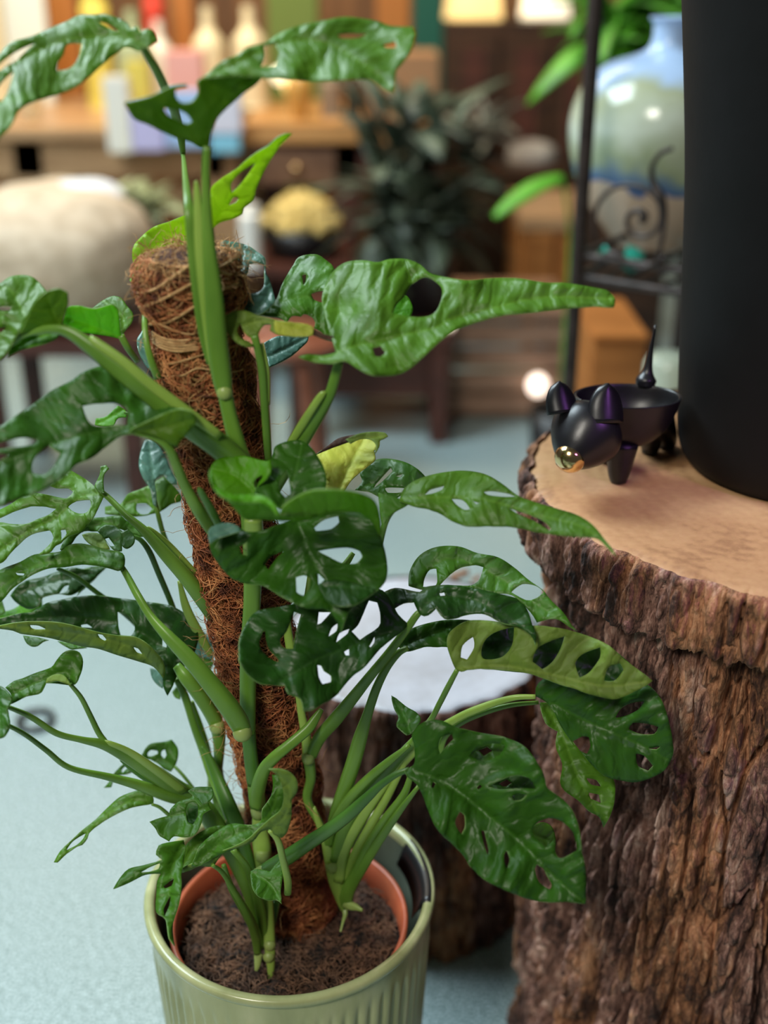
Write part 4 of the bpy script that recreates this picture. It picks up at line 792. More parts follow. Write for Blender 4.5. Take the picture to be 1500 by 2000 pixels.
# ---- L27 dying leaf
leaf([(LP, LP, K([(617,888),(643,870),(663,858),(700,850),(727,848),(742,857),(740,873),(730,880),(733,897),(720,910),(703,923),(687,937),(673,957),(660,967),(653,987),(630,983),(633,963),(637,940),(632,917),(623,903)], .78, rib=[(655,975),(672,930),(695,885),(712,855)], q=.003, vs=22)),
      (LBR, LP, K([(614,890),(643,868),(663,855),(700,848),(720,852),(700,857),(668,868),(645,877)], .776)),
      (LU, LBR, K([(675,858),(700,847),(727,843),(752,845),(758,852),(748,857),(742,860),(739,876),(731,887),(734,868),(722,857),(700,858),(685,866)], .774))], plant, 'pale yellow withering leaf with brown edge')
# ---- L28, L29
lf(LD, LU, [(693,957),(707,940),(703,923),(717,907),(737,897),(763,896),(793,903),(817,917),(832,932),(820,945),(800,958),(785,967),(763,977),(740,970),(720,960)], .80, h=[[(733,947),(750,927),(763,913),(767,920),(747,940),(730,953)], [(772,930),(787,925),(782,932)], [(752,953),(770,952),(790,953),(787,962),(757,962)]], rib=[(785,970),(740,945),(700,955)])
lf(LT, LU, [(780,978),(786,958),(804,942),(832,930),(868,922),(908,919),(948,926),(980,944),(1012,968),(1044,980),(1084,992),(1124,1004),(1152,1020),(1168,1036),(1180,1052),(1196,1072),(1203,1086),(1188,1072),(1172,1056),(1160,1050),(1124,1048),(1084,1044),(1044,1038),(1004,1030),(956,1028),(916,1028),(888,1020),(860,1004),(840,996),(804,988)], .735,
   h=[[(830,966),(840,956),(868,948),(864,956),(844,964)], [(944,960),(956,958),(988,962),(1008,970),(980,970),(952,966)], [(882,974),(904,976),(918,994),(908,996),(892,986)], [(922,977),(938,982),(930,985)], [(994,992),(1032,1004),(1060,1016),(1076,1032),(1072,1036),(1044,1018),(1012,1004)]],
   rib=[(785,974),(860,971),(940,974),(1060,1008),(1140,1030),(1202,1084)], g=(-.006,-.04), q=.003, fold=.012)
lf(LM, LU, [(738,962),(770,970),(800,983),(790,990),(765,1005),(752,1025),(748,1040),(742,1000)], .745)
pet([(792, 982, .738, 5), (770, 994, .742, 6), (755, 1015, .745, 6), (746, 1045, .75, 6), (738, 1080, .76, 7), (728, 1110, .765, 7)], SG)
# ---- L30, L31
lf(LM, LU, [(798,1144),(800,1116),(816,1088),(840,1072),(868,1066),(900,1068),(932,1080),(972,1088),(1004,1108),(1032,1132),(1060,1152),(1076,1172),(1100,1196),(1116,1220),(1128,1232),(1112,1224),(1084,1208),(1048,1216),(1036,1196),(1000,1162),(960,1158),(930,1150),(880,1148),(850,1150),(830,1152)], .755,
   h=[[(826,1146),(830,1128),(840,1112),(852,1110),(854,1136),(848,1145)], [(858,1144),(872,1128),(900,1108),(928,1104),(944,1108),(936,1132),(920,1143),(892,1143)], [(998,1156),(1020,1140),(1048,1144),(1062,1156),(1048,1168),(1028,1172)]], rib=[(815,1150),(870,1090),(960,1120),(1040,1175),(1126,1230)], g=(-.004,-.035))
lf(LDD, LU, [(744,1160),(772,1148),(820,1156),(832,1146),(876,1142),(924,1148),(960,1156),(992,1164),(1016,1172),(1032,1196),(1040,1220),(1048,1244),(1046,1260),(1036,1240),(1012,1224),(980,1216),(948,1200),(916,1200),(888,1208),(868,1208),(852,1188),(836,1202),(820,1200),(808,1176),(788,1178),(768,1190)], .728, h=[[(858,1158),(868,1157),(870,1163),(860,1164)]], rib=[(828,1190),(850,1168),(930,1172),(1044,1250)], q=.003)
pet([(830, 1190, .73, 5), (815, 1200, .728, 7), (795, 1228, .726, 8), (760, 1275, .726, 9), (725, 1318, .728, 10), (690, 1362, .735, 12), (655, 1405, .742, 14), (625, 1440, .75, 13), (608, 1475, .757, 12)], SG)
# ---- L32 and leaves under it
lf(LD, LU, [(776,1262),(786,1240),(812,1224),(860,1212),(900,1210),(924,1212),(892,1224),(876,1240),(874,1264),(828,1264),(796,1272)], .745, q=.003, rib=[(780,1265),(840,1238),(920,1213)])
lf(LDD, LU, [(930,1238),(1000,1222),(1100,1232),(1180,1258),(1230,1295),(1205,1345),(1150,1345),(1120,1330),(1040,1316),(960,1306),(935,1280)], .745, rib=[(1210,1330),(1100,1280),(940,1250)], q=.003, g=(.0,-.02))
lf(LU, LT, [(888,1304),(874,1264),(876,1240),(892,1224),(916,1212),(956,1212),(996,1218),(1048,1222),(1100,1228),(1148,1242),(1188,1260),(1220,1288),(1252,1312),(1275,1330),(1252,1344),(1220,1360),(1196,1366),(1152,1356),(1120,1344),(1092,1336),(1060,1324),(1028,1314),(980,1308),(940,1306),(912,1308),(900,1312)], .712,
   h=[[(900,1284),(904,1260),(924,1244),(926,1264),(912,1288)], [(940,1280),(944,1256),(964,1236),(1004,1224),(1000,1260),(980,1284),(948,1288)], [(1040,1292),(1052,1264),(1104,1242),(1096,1264),(1080,1292),(1060,1308)], [(1124,1296),(1140,1276),(1172,1264),(1172,1284),(1152,1312),(1132,1324)], [(1180,1330),(1188,1304),(1212,1296),(1218,1308),(1200,1330)]],
   rib=[(890,1306),(980,1300),(1080,1318),(1180,1340),(1272,1330)], g=(-.003,-.02), q=.002)
pet([(797, 1266, .735, 5), (778, 1276, .735, 7), (755, 1305, .735, 8), (735, 1345, .737, 9), (718, 1395, .74, 10), (704, 1440, .742, 14), (690, 1490, .745, 15), (672, 1545, .75, 15), (655, 1600, .755, 14), (648, 1660, .757, 13)], SG)
pet([(893, 1308, .715, 5), (876, 1340, .72, 6), (858, 1375, .727, 6), (842, 1405, .735, 6), (815, 1440, .742, 8), (770, 1490, .747, 11), (720, 1545, .75, 12), (675, 1610, .752, 13), (655, 1680, .752, 12)], SG)
# ---- L34 behind, L33
lf(LT, LU, [(1054,1372),(1082,1376),(1098,1400),(1110,1432),(1134,1468),(1166,1500),(1198,1522),(1201,1556),(1194,1588),(1178,1616),(1170,1596),(1150,1584),(1130,1564),(1102,1544),(1094,1528),(1098,1492),(1086,1460),(1090,1428),(1066,1412)], .745, h=[[(1146,1520),(1166,1524),(1174,1536),(1154,1532)], [(1150,1548),(1170,1552),(1174,1568),(1154,1560)]], rib=[(1062,1370),(1100,1440),(1130,1520),(1160,1575),(1178,1614)], g=(0,-.02), q=.003)
lf(LD, LU, [(1046,1360),(1050,1336),(1082,1318),(1150,1330),(1198,1340),(1230,1338),(1262,1336),(1290,1364),(1304,1400),(1314,1448),(1314,1476),(1298,1504),(1274,1518),(1242,1528),(1210,1524),(1182,1516),(1158,1496),(1134,1468),(1110,1440),(1094,1416),(1074,1378)], .728,
   h=[[(1202,1402),(1214,1382),(1238,1372),(1258,1370),(1246,1386),(1222,1398)], [(1228,1424),(1236,1412),(1266,1414),(1286,1420),(1278,1434),(1250,1434)], [(1266,1462),(1290,1458),(1282,1465)], [(1242,1472),(1258,1476),(1276,1496),(1266,1506),(1246,1496)], [(1118,1448),(1138,1438),(1150,1440),(1153,1458),(1146,1472),(1130,1464)]],
   rib=[(1046,1360),(1100,1385),(1180,1425),(1240,1450),(1305,1485)], g=(-.006,-.012), q=.0042, vs=36)
pet([(1046, 1361, .73, 5), (1010, 1362, .732, 6), (975, 1370, .735, 7), (930, 1386, .738, 8), (895, 1402, .74, 8), (850, 1430, .742, 9), (805, 1470, .745, 10), (760, 1520, .75, 11), (710, 1590, .752, 13), (672, 1660, .752, 13), (662, 1720, .75, 12)], SL)
pet([(1052, 1372, .745, 4), (1000, 1377, .745, 5), (950, 1390, .747, 6), (900, 1412, .75, 6), (868, 1440, .752, 7), (858, 1480, .752, 6)], SG)
# ---- L35 big front right leaf
lf(LD, LU, [(796,1518),(790,1504),(808,1494),(810,1476),(808,1452),(804,1436),(818,1416),(842,1406),(866,1408),(890,1420),(922,1428),(966,1436),(998,1444),(1026,1460),(1046,1484),(1062,1512),(1070,1540),(1098,1560),(1118,1584),(1130,1616),(1136,1660),(1144,1700),(1145,1732),(1144,1766),(1122,1762),(1070,1762),(1030,1756),(990,1740),(950,1720),(922,1696),(902,1668),(878,1644),(854,1620),(838,1588),(826,1556),(814,1532)], .675,
   h=[[(856,1460),(862,1440),(882,1434),(886,1444),(870,1460),(860,1472)], [(920,1476),(938,1458),(966,1452),(986,1456),(978,1472),(958,1484),(938,1486)], [(842,1536),(846,1526),(852,1530),(846,1540)], [(930,1538),(936,1532),(942,1536),(934,1542)], [(952,1536),(974,1524),(1006,1514),(1034,1520),(1046,1540),(1022,1540),(974,1542)], [(998,1556),(1010,1550),(1030,1552),(1018,1564),(1002,1564)], [(888,1608),(898,1585),(908,1592),(909,1616),(902,1630)], [(940,1622),(946,1622),(955,1660),(952,1670),(945,1652)], [(984,1668),(990,1661),(996,1676),(992,1696),(986,1688)], [(1044,1696),(1050,1687),(1064,1700),(1077,1728),(1074,1737),(1054,1724)], [(1040,1620),(1054,1604),(1078,1598),(1102,1608),(1120,1628),(1127,1660),(1110,1672),(1094,1676),(1086,1668),(1082,1640),(1066,1656),(1046,1636)]],
   rib=[(796,1502),(850,1520),(900,1550),(950,1590),(1000,1630),(1050,1680),(1090,1720),(1142,1764)], g=(-.004,-.022), q=.0042, vs=46, fold=-.006)
lf(LT, LU, [(1030,1625),(1042,1612),(1062,1606),(1080,1618),(1086,1650),(1076,1662),(1050,1650)], .70); lf(LM, LU, [(915,1465),(940,1452),(985,1450),(990,1470),(960,1492),(925,1490)], .70, h=[[(935,1466),(952,1458),(962,1466),(945,1476)]])
lf(LD, LU, [(948,1530),(975,1515),(1010,1508),(1045,1515),(1052,1545),(1030,1570),(1000,1572),(985,1550),(955,1552)], .70, h=[[(975,1530),(990,1522),(1000,1530),(985,1536)], [(1005,1545),(1020,1538),(1022,1548)]])
pet([(800, 1503, .677, 6), (775, 1512, .677, 6.5), (745, 1532, .678, 7.5), (720, 1555, .68, 10), (680, 1592, .684, 13), (640, 1622, .69, 14), (600, 1648, .697, 15), (560, 1675, .705, 16), (528, 1694, .715, 15), (512, 1704, .725, 13)], SD, 'petiole', .85)
pet([(520, 1700, .717, 14), (500, 1704, .722, 8)], SN, 'stem_node')
# ---- L36
lf(LD, LM, [(810,1428),(794,1436),(784,1428),(774,1416),(778,1400),(770,1384),(764,1358),(774,1364),(794,1380),(814,1392),(822,1406)], .72, rib=[(800,1430),(790,1400),(765,1360)], vs=16)
# ---- right cluster stems
pet([(800, 1455, .735, 4), (760, 1487, .735, 8), (720, 1520, .737, 9), (680, 1562, .742, 10), (650, 1610, .75, 10), (640, 1650, .755, 11)], SG)
pet([(806, 1500, .735, 5), (790, 1550, .735, 8), (755, 1600, .738, 11), (725, 1650, .742, 13), (700, 1700, .745, 14), (675, 1745, .75, 12), (670, 1772, .752, 9)], SG)
pet([(818, 1535, .727, 4), (780, 1585, .73, 7), (742, 1640, .735, 9), (710, 1690, .742, 11), (685, 1735, .747, 11), (678, 1770, .751, 8)], SG)
pet([(800, 1470, .745, 5), (760, 1550, .745, 8), (720, 1620, .747, 10), (690, 1680, .75, 11), (675, 1740, .752, 11)], SL)
pet([(602, 1478, .758, 12), (607, 1520, .76, 10), (600, 1560, .765, 9), (620, 1600, .765, 8), (634, 1625, .762, 8)], SG)
pet([(583, 1355, .76, 7), (590, 1400, .758, 8), (598, 1440, .757, 10), (603, 1480, .757, 12)], SL, 'stem_segment'); node(602, 1478, .7565, 12.5)
pet([(555, 1190, .775, 9), (566, 1260, .77, 9), (575, 1320, .765, 8), (588, 1365, .76, 8)], SL, 'stem_segment')
pet([(628, 1385, .745, 5), (615, 1405, .742, 9), (600, 1425, .738, 11), (565, 1455, .732, 11), (535, 1480, .73, 12), (515, 1505, .735, 13), (503, 1545, .745, 15), (500, 1575, .75, 13)], SG)
pet([(612, 1575, .765, 4), (622, 1605, .76, 7), (636, 1640, .755, 10), (645, 1680, .754, 12), (655, 1720, .753, 14), (668, 1758, .752, 12), (672, 1776, .752, 8)], SL, 'stem_segment')
node(648, 1690, .752, 13, .2, 1, 5)
pet([(672, 1760, .752, 12), (684, 1768, .748, 10), (696, 1772, .744, 7), (708, 1778, .74, 3)], SN, 'dry_stem_base')
pet([(672, 1768, .753, 6), (674, 1785, .748, 5), (670, 1800, .742, 3), (665, 1820, .735, 2)], SN, 'aerial_root')
# more stems seen between leaves
pet([(495, 1010, .742, 18), (495, 1040, .745, 19), (490, 1070, .748, 16)], SL, 'stem_segment', 1)
pet([(610, 1120, .765, 9), (597, 1200, .765, 9), (580, 1260, .765, 8)], SL); pet([(690, 1080, .78, 5), (672, 1105, .775, 7), (640, 1130, .77, 7)], SG)
pet([(607, 1190, .745, 6), (612, 1230, .744, 8), (614, 1262, .745, 5)], SL); pet([(590, 960, .79, 9), (585, 1000, .79, 8)], SL)
pet([(430, 1370, .80, 7), (426, 1440, .80, 8), (428, 1500, .80, 7), (440, 1560, .79, 8), (460, 1640, .77, 10), (485, 1720, .75, 10)], SG)
# wire support beside the pole
M_wire = mat('steel_wire', (.7, .7, .72), .2, 1)
wp = [P(*p) for p in ((612, 1525, .80), (620, 1545, .80), (630, 1566, .80), (626, 1572, .80), (608, 1600, .80))]
wo = tube('support_wire', wp, [.0006]*5, M_wire, None, 6); tag(wo, 'thin bent steel wire at the right foot of the coir pole', 'wire')
# ================================================================ SHOP BEHIND
def wood(name, a, b, rough=.5, st=(1, 1, 6)): return noise_mat(name, [(.3, a), (.7, b)], 5, 6, rough, st, .15, 30, .001)
W_tan = wood('tan_table_wood', (.36, .20, .095), (.58, .36, .19), .4); W_or = wood('orange_table_wood', (.40, .19, .06), (.62, .33, .12), .4)
W_br = wood('brown_wood', (.13, .062, .035), (.24, .125, .07)); W_dk = wood('dark_red_brown_wood', (.045, .012, .008), (.10, .028, .016))
W_cab = wood('dark_cabinet_wood', (.022, .010, .006), (.075, .032, .014), .45); W_org = wood('orange_cabinet_wood', (.30, .10, .02), (.52, .20, .05))
def flat(name, c, r=.5, **k): return mat(name, c, r, **k)
def bx(name, x0, y0, x1, y1, Y, dep, m, parent=None, bev=.006):
    """front face spans these photo pixels at distance Y, the box goes back by dep"""
    a = P((x0+x1)/2, y0, Y); b = P((x0+x1)/2, y1, Y); xl = P(x0, (y0+y1)/2, Y).x; xr = P(x1, (y0+y1)/2, Y).x
    return part_box(name, xl, xr, Y, Y+dep, b.z, a.z, m, parent, bev)
def table(x0, x1, Y, dep, h, th, m, mleg, label, legs, drawer=None, leg=.05, rail=None):
    t = thing('display_table', ((x0+x1)/2, Y+dep/2, 0), label, 'table')
    part_box('table_top', x0, x1, Y, Y+dep, h-th, h, m, t)
    part_box('apron', x0+.03, x1-.03, Y+.03, Y+.05, h-th-.10, h-th-.001, mleg, t)
    for lx, ly in legs: part_box('leg', lx-leg/2, lx+leg/2, ly, ly+leg, 0, h-th-.001, mleg, t)
    if rail: part_box('lower_rail', x0+.05, x1-.05, Y+.051, Y+.09, rail[0], rail[1], mleg, t)
    if drawer:
        d = part_box('drawer', drawer[0], drawer[1], Y+.012, Y+.03, h-th-.11, h-th-.02, W_br, t)
        k = link('knob', lathe([(0, 0), (.012, .002), (.015, .012), (.008, .02), (0, .021)], 16), mat('brass_knob', (.6, .4, .2), .3, 1), d)
        k.matrix_basis = Matrix.Translation(((drawer[0]+drawer[1])/2, Y+.012, h-th-.065))@Matrix.Rotation(math.pi/2, 4, 'X')
    return t
TL = P(200, 250, 3.3).z; TR = P(600, 243, 3.3).z
xa, xb = P(-160, 250, 3.3).x, P(455, 250, 3.3).x
table(xa, xb, 3.3, .75, TL, .035, W_tan, W_tan, 'light tan display table at the upper left crowded with products', [(P(55, 330, 3.32).x, 3.33), (P(430, 330, 3.32).x, 3.33), (xb-.05, 3.95), (xa+.05, 3.95)], rail=(TL-.20, TL-.16), leg=.085)
xc, xd = P(470, 250, 3.3).x, P(866, 250, 3.3).x
table(xc, xd, 3.3, .6, TR, .05, W_or, W_dk, 'orange-brown display table with dark legs in the upper middle', [(P(678, 330, 3.33).x, 3.33), (xd-.04, 3.33), (xc+.03, 3.82), (xd-.04, 3.82)], drawer=(P(500, 300, 3.3).x, P(655, 300, 3.3).x), leg=.07)
# things on the tables --------------------------------------------------
def lath(name, px, pyb, pyt, Y, rpx, m, prof, label, cat, group=None, n=28, rest=None):
    Y = Y+.38; t = P(px, pyt, Y); b = Vector((P(px, pyb, Y).x, Y, (TL if px < 462 else TR)+.001)) if rest is None else P(px, pyb, Y)
    u = mpp(px, (pyb+pyt)/2, Y); H = t.z-b.z
    pts_ = catmull([(r, z, 0) for r, z in prof], 3)
    o = link(name, lathe([(max(0, p[0])*rpx*u, p[1]*H) for p in pts_], n), m); o.location = b; tag(o, label, cat, group); return o
BOT = [(0, 0), (.95, 0), (1, .03), (1, .55), (.9, .68), (.4, .80), (.34, .97), (.30, 1), (0, 1)]
JAR = [(0, 0), (.95, 0), (1, .03), (1, .80), (.95, .86), (.82, .90), (.82, 1), (0, 1)]
URN = [(0, 0), (.5, 0), (.62, .10), (1, .5), (.92, .72), (.5, .88), (.55, 1), (.48, 1), (.4, .9), (0, .86)]
C_white = flat('white_glaze', (.86, .84, .78), .3); C_cream = flat('cream_ceramic', (.80, .70, .46), .35); C_yel = flat('yellow_paint', (.74, .62, .12), .4)
C_green = flat('sage_glaze', (.42, .50, .30), .35); C_dgreen = flat('dark_green_paint', (.010, .10, .075), .4); C_red = flat('red_paint', (.62, .05, .03), .4)
C_blue = flat('pale_blue_print', (.38, .55, .86), .5); C_pink = flat('pink_paper', (.85, .42, .36), .5); C_lav = flat('lavender_print', (.55, .52, .85), .5)
C_orange = flat('orange_paint', (.42, .16, .035), .5); C_sky = flat('sky_blue_print', (.25, .60, .80), .4); C_card = flat('brown_cardboard', (.36, .19, .09), .7)
C_tl = flat('frosted_pale_panel', (.80, .86, .84), .5)
def prod(name, x0, y0, x1, y1, Y, dep, m, label, cat, rest=True):
    Y = Y+.38; xl, xr = P(x0, (y0+y1)/2, Y).x, P(x1, (y0+y1)/2, Y).x; zt = P((x0+x1)/2, y0, Y).z
    zb = P((x0+x1)/2, y1, Y).z if not rest else ((TL if x0 < 462 else TR)+.001 if Y < 3.88 else 0)
    return tag(part_box(name, xl, xr, Y, Y+dep, zb, zt, m), label, cat)
prod('white_board', 8, -60, 92, 196, 3.45, .02, C_tl, 'pale blue-white board at the top left corner behind the table', 'board')
prod('cream_board', -60, -60, 4, 190, 3.42, .02, C_cream, 'cream board at the very left edge above the tan table', 'board')
prod('orange_post', 96, -60, 152, 190, 3.72, .05, C_orange, 'orange-brown post behind the top left leaf', 'post')
lath('storage_jar', 188, 60, -20, 3.4, 27, C_yel, JAR, 'yellow jar at the top edge beside the orange post', 'jar')
lath('bottle', 60, 215, 130, 3.1, 30, C_cream, URN, 'cream pot on the tan table under the top left leaf', 'pot')
lath('bottle', 268, 190, 20, 3.3, 34, C_green, BOT, 'pale sage bottle between the two top leaves', 'bottle')
lath('bottle', 318, 190, 40, 3.44, 26, C_white, BOT, 'white bottle right of the sage bottle', 'bottle')
prod('orange_post', 338, -40, 378, 150, 3.72, .05, C_orange, 'orange post between the white bottle and the cream vase', 'post')
lath('storage_jar', 300, 16, -30, 3.55, 20, C_red, JAR, 'red jar at the top edge over the bottles', 'jar')
lath('vase', 414, 200, 14, 3.3, 32, C_cream, BOT, 'tall cream vase directly left of the long top leaf', 'vase')
lath('vase', 492, 200, 12, 3.35, 34, C_cream, BOT, 'tall cream vase behind the start of the long top leaf', 'vase')
prod('green_box', 520, -60, 620, 60, 3.7, .1, flat('olive_print', (.13, .20, .04), .6), 'olive green box above the long top leaf', 'box')
prod('yellow_box', 246, 120, 290, 205, 2.98, .04, C_yel, 'yellow carton on the front of the tan table', 'carton')
prod('paper_bag', 205, 150, 252, 300, 2.86, .05, C_white, 'white paper bag hanging at the tan table edge, leftmost of its row', 'paper bag', False)
prod('paper_bag', 256, 208, 320, 296, 2.86, .05, C_lav, 'lavender paper bag next to the white one at the table edge', 'paper bag', False)
prod('pink_box', 322, 100, 395, 168, 3.0, .08, C_pink, 'pink box behind the upper left lobe of the second leaf', 'box')
prod('paper_bag', 323, 180, 400, 290, 2.86, .05, C_blue, 'pale blue paper bag under the second leaf', 'paper bag', False)
prod('paper_bag', 408, 170, 470, 262, 2.86, .05, flat('pale_lilac_paper', (.72, .72, .86), .5), 'pale lilac paper bag right of the upright stalk', 'paper bag', False)
prod('sky_blue_box', 410, 264, 468, 300, 2.86, .05, C_sky, 'sky blue box just under the lilac paper bag', 'box', False)
lath('bottle', 585, 215, 130, 3.05, 26, flat('amber_glass', (.55, .30, .07), .2), URN, 'amber pot on the orange-brown table under the long leaf', 'pot')
lath('bottle', 648, 218, 150, 3.1, 22, flat('taupe_clay', (.25, .18, .12), .5), JAR, 'taupe jar in the middle of the orange-brown table', 'jar')
lath('bottle', 690, 218, 140, 3.15, 16, flat('near_black_glass', (.02, .018, .015), .3), BOT, 'slim black bottle beside the cardboard box', 'bottle')
prod('cardboard_box', 722, 108, 858, 216, 3.0, .25, C_card, 'brown cardboard box on the right end of the orange-brown table', 'cardboard box')
prod('green_post', 806, -60, 866, 122, 3.9, .06, C_dgreen, 'dark teal-green post right of the long leaf tip', 'post')
prod('orange_board', 735, -60, 800, 60, 4.0, .03, C_orange, 'orange board behind the long leaf tip', 'board')
# cream cushion on a dark stool ------------------------------------------
def cushion(name, c, r, hz, m, label, cat, sq=.7, seed=2, amp=.04):
    n, mrows = 64, 32; V = []
    for j in range(mrows+1):
        ph = -math.pi/2+math.pi*j/mrows
        for i in range(n):
            a = 2*math.pi*i/n; cc = abs(math.cos(ph))**sq; V.append((cc*math.cos(a), cc*math.sin(a), math.sin(ph)))
    V = np.array(V); V *= (1+amp*4*(fbm(V*2.2+seed, 3, seed)-.45))[:, None]; V = V*np.array([r[0], r[1], hz])+np.array(c)
    o = link(name, grid_mesh(V, n, mrows+1, True), m); return tag(o, label, cat)
M_cush = noise_mat('cream_woven_cloth', [(.3, (.48, .36, .24)), (.7, (.70, .56, .41))], 30, 6, .85, bump=.6, bscale=180, dist=.003)
cc = P(90, 512, 2.35); cushion('floor_cushion', (cc.x, 2.45, cc.z), (.20, .19, .115), .135, M_cush, 'big cream round cushion on the dark stool at the left', 'cushion')
sx = cc.x; sb = cc.z-.136
stl = thing('low_stool', (sx, 2.45, 0), 'dark red-brown wooden stool under the cream cushion', 'stool')
part_box('seat', sx-.19, sx+.19, 2.27, 2.63, sb-.035, sb-.001, W_dk, stl)
for a, b in ((-.13, 2.29), (.15, 2.29), (-.13, 2.57), (.15, 2.57)): part_box('leg', sx+a-.02, sx+a+.02, b, b+.04, 0, sb-.036, W_dk, stl)
M_lm = noise_mat('white_linen', [(.3, (.66, .66, .68)), (.7, (.86, .86, .88))], 12, 4, .8, bump=.3)
lc = P(135, 392, 2.45); cushion('white_cushion', (lc.x, 2.50, lc.z), (.10, .09, .04), .032, M_lm, 'white cushion lying on top of the cream one below the tan table', 'cushion', seed=5)
# plant / basket props: a generic small plant --------------------------------
def blade_mesh(L_, Wd, droop, seg=7):
    V = []; Fc = []
    for i in range(seg+1):
        t = i/seg; w = Wd*math.sin(math.pi*min(1, t*.92+.06))**.8*.5; z = -droop*L_*t*t
        V += [(-w, t*L_, z+.12*w), (0, t*L_, z), (w, t*L_, z+.12*w)]
    for i in range(seg):
        for k in range(2): Fc.append((i*3+k, i*3+k+1, i*3+4+k, i*3+3+k))
    return V, Fc
def foliage(name, c, R, n, L_, Wd, m, parent, up=(0, 1.2), seed=1, droop=.5, spread=1):
    g = random.Random(seed); V = []; Fc = []
    for k in range(n):
        v, f = blade_mesh(L_*g.uniform(.7, 1.2), Wd*g.uniform(.8, 1.2), droop*g.uniform(.5, 1.3))
        M = Matrix.Translation(Vector(c)+Vector((g.uniform(-1, 1)*R[0], g.uniform(-1, 1)*R[1], g.uniform(-1, 1)*R[2])))@Matrix.Rotation(g.uniform(0, 6.28), 4, 'Z')@Matrix.Rotation(g.uniform(*up), 4, 'X')@Matrix.Rotation(g.uniform(-.5, .5), 4, 'Y')
        b = len(V); V += [M@Vector(p) for p in v]; Fc += [tuple(i+b for i in q) for q in f]
    o = link(name, mesh_from(V, Fc), m, parent); s = o.modifiers.new('thick', 'SOLIDIFY'); s.thickness = .0015; return o
F_gg = noise_mat('grey_green_foliage', [(.35, (.012, .022, .014)), (.7, (.13, .17, .11))], 12, 3, .5, bump=0)
F_pale = noise_mat('pale_green_foliage', [(.3, (.28, .34, .16)), (.7, (.56, .60, .38))], 12, 3, .5, bump=0)
F_gr = noise_mat('vivid_green_foliage', [(.3, (.05, .19, .012)), (.7, (.12, .42, .03))], 10, 3, .4, bump=0)
F_dry = noise_mat('dried_yellow_flowers', [(.3, (.42, .29, .07)), (.7, (.80, .62, .24))], 40, 4, .8, bump=0)
C_blk = flat('black_plastic', (.006, .006, .007), .4); C_ter = flat('terracotta', (.62, .24, .09), .7)
def potted(px, pyb, Y, rpx, hpx, mp_, label, cat, foli, name='potted_plant', hbase=None):
    b = P(px, pyb, Y)
    if hbase is not None: b.z = hbase+.001
    u = mpp(px, pyb, Y); r = rpx*u; H = hpx*u
    t = thing(name, tuple(b), label, cat)
    me = lathe([(0, 0), (.7*r, 0), (.72*r, .01*H), (r, .9*H), (1.04*r, .92*H), (1.04*r, H), (.95*r, H), (.9*r, .85*H), (0, .85*H)], 32); me.transform(Matrix.Translation(b))
    link('pot', me, mp_, t)
    for k, (dz, R, n, L_, Wd, m, up, sd, dr) in enumerate(foli): foliage('foliage', (b.x, b.y, b.z+H*.9+dz), R, n, L_, Wd, m, t, up, sd, dr)
    return t
lh = P(600, 520, 2.98).z; lt = thing('low_table', (P(440, 500, 3.1).x, 3.1, 0), 'low dark table under the display tables holding plant and basket', 'table')
part_box('table_top', P(195, 500, 3.1).x, P(690, 500, 3.1).x, 2.98, 3.26, lh-.03, lh-.001, W_dk, lt)
for q in (P(205, 500, 3.1).x, P(670, 500, 3.1).x):
    for w_ in (2.99, 3.22): part_box('leg', q, q+.03, w_, w_+.03, 0, lh-.031, W_dk, lt)
potted(262, 510, 3.10, 62, 70, flat('grey_pot', (.25, .27, .25), .6), 'pale green leafy plant in a grey pot below the tan table', 'potted plant', [(.03, (.06, .04, .02), 60, .09, .05, F_pale, (.1, 1.3), 3, .6)], hbase=lh)
# basket of dried flowers
bk = thing('flower_basket', tuple(P(575, 500, 3.12)), 'dark basket heaped with dried yellow flowers under the orange-brown table', 'basket')
u0 = mpp(575, 500, 3.12)*.9; b0 = Vector((P(590, 520, 3.12).x, 3.12, lh))
me = lathe([(0, 0), (70*u0, 0), (88*u0, 60*u0), (84*u0, 60*u0), (66*u0, 8*u0), (0, 8*u0)], 36); me.transform(Matrix.Translation(b0)); link('basket', me, C_blk, bk)
g = random.Random(4); V = []; Fc = []
for k in range(150):
    a = g.uniform(0, 6.28); r = 78*u0*math.sqrt(g.random()); c = b0+Vector((r*math.cos(a), r*math.sin(a), 60*u0+(1-(r/(80*u0))**2)*60*u0)); s = g.uniform(.012, .022)
    bm = bmesh.new(); bmesh.ops.create_icosphere(bm, subdivisions=1, radius=s); o0 = len(V)
    V += [c+v.co*g.uniform(.8, 1.2) for v in bm.verts]; Fc += [tuple(v.index+o0 for v in f.verts) for f in bm.faces]; bm.free()
tag(link('dried_flowers', mesh_from(V, Fc), F_dry, bk), kind='stuff')
lath('white_pot', 492, 518, 400, 2.62, 22, C_white, JAR, 'small white pot left of the dried yellow flowers', 'pot', rest=1)
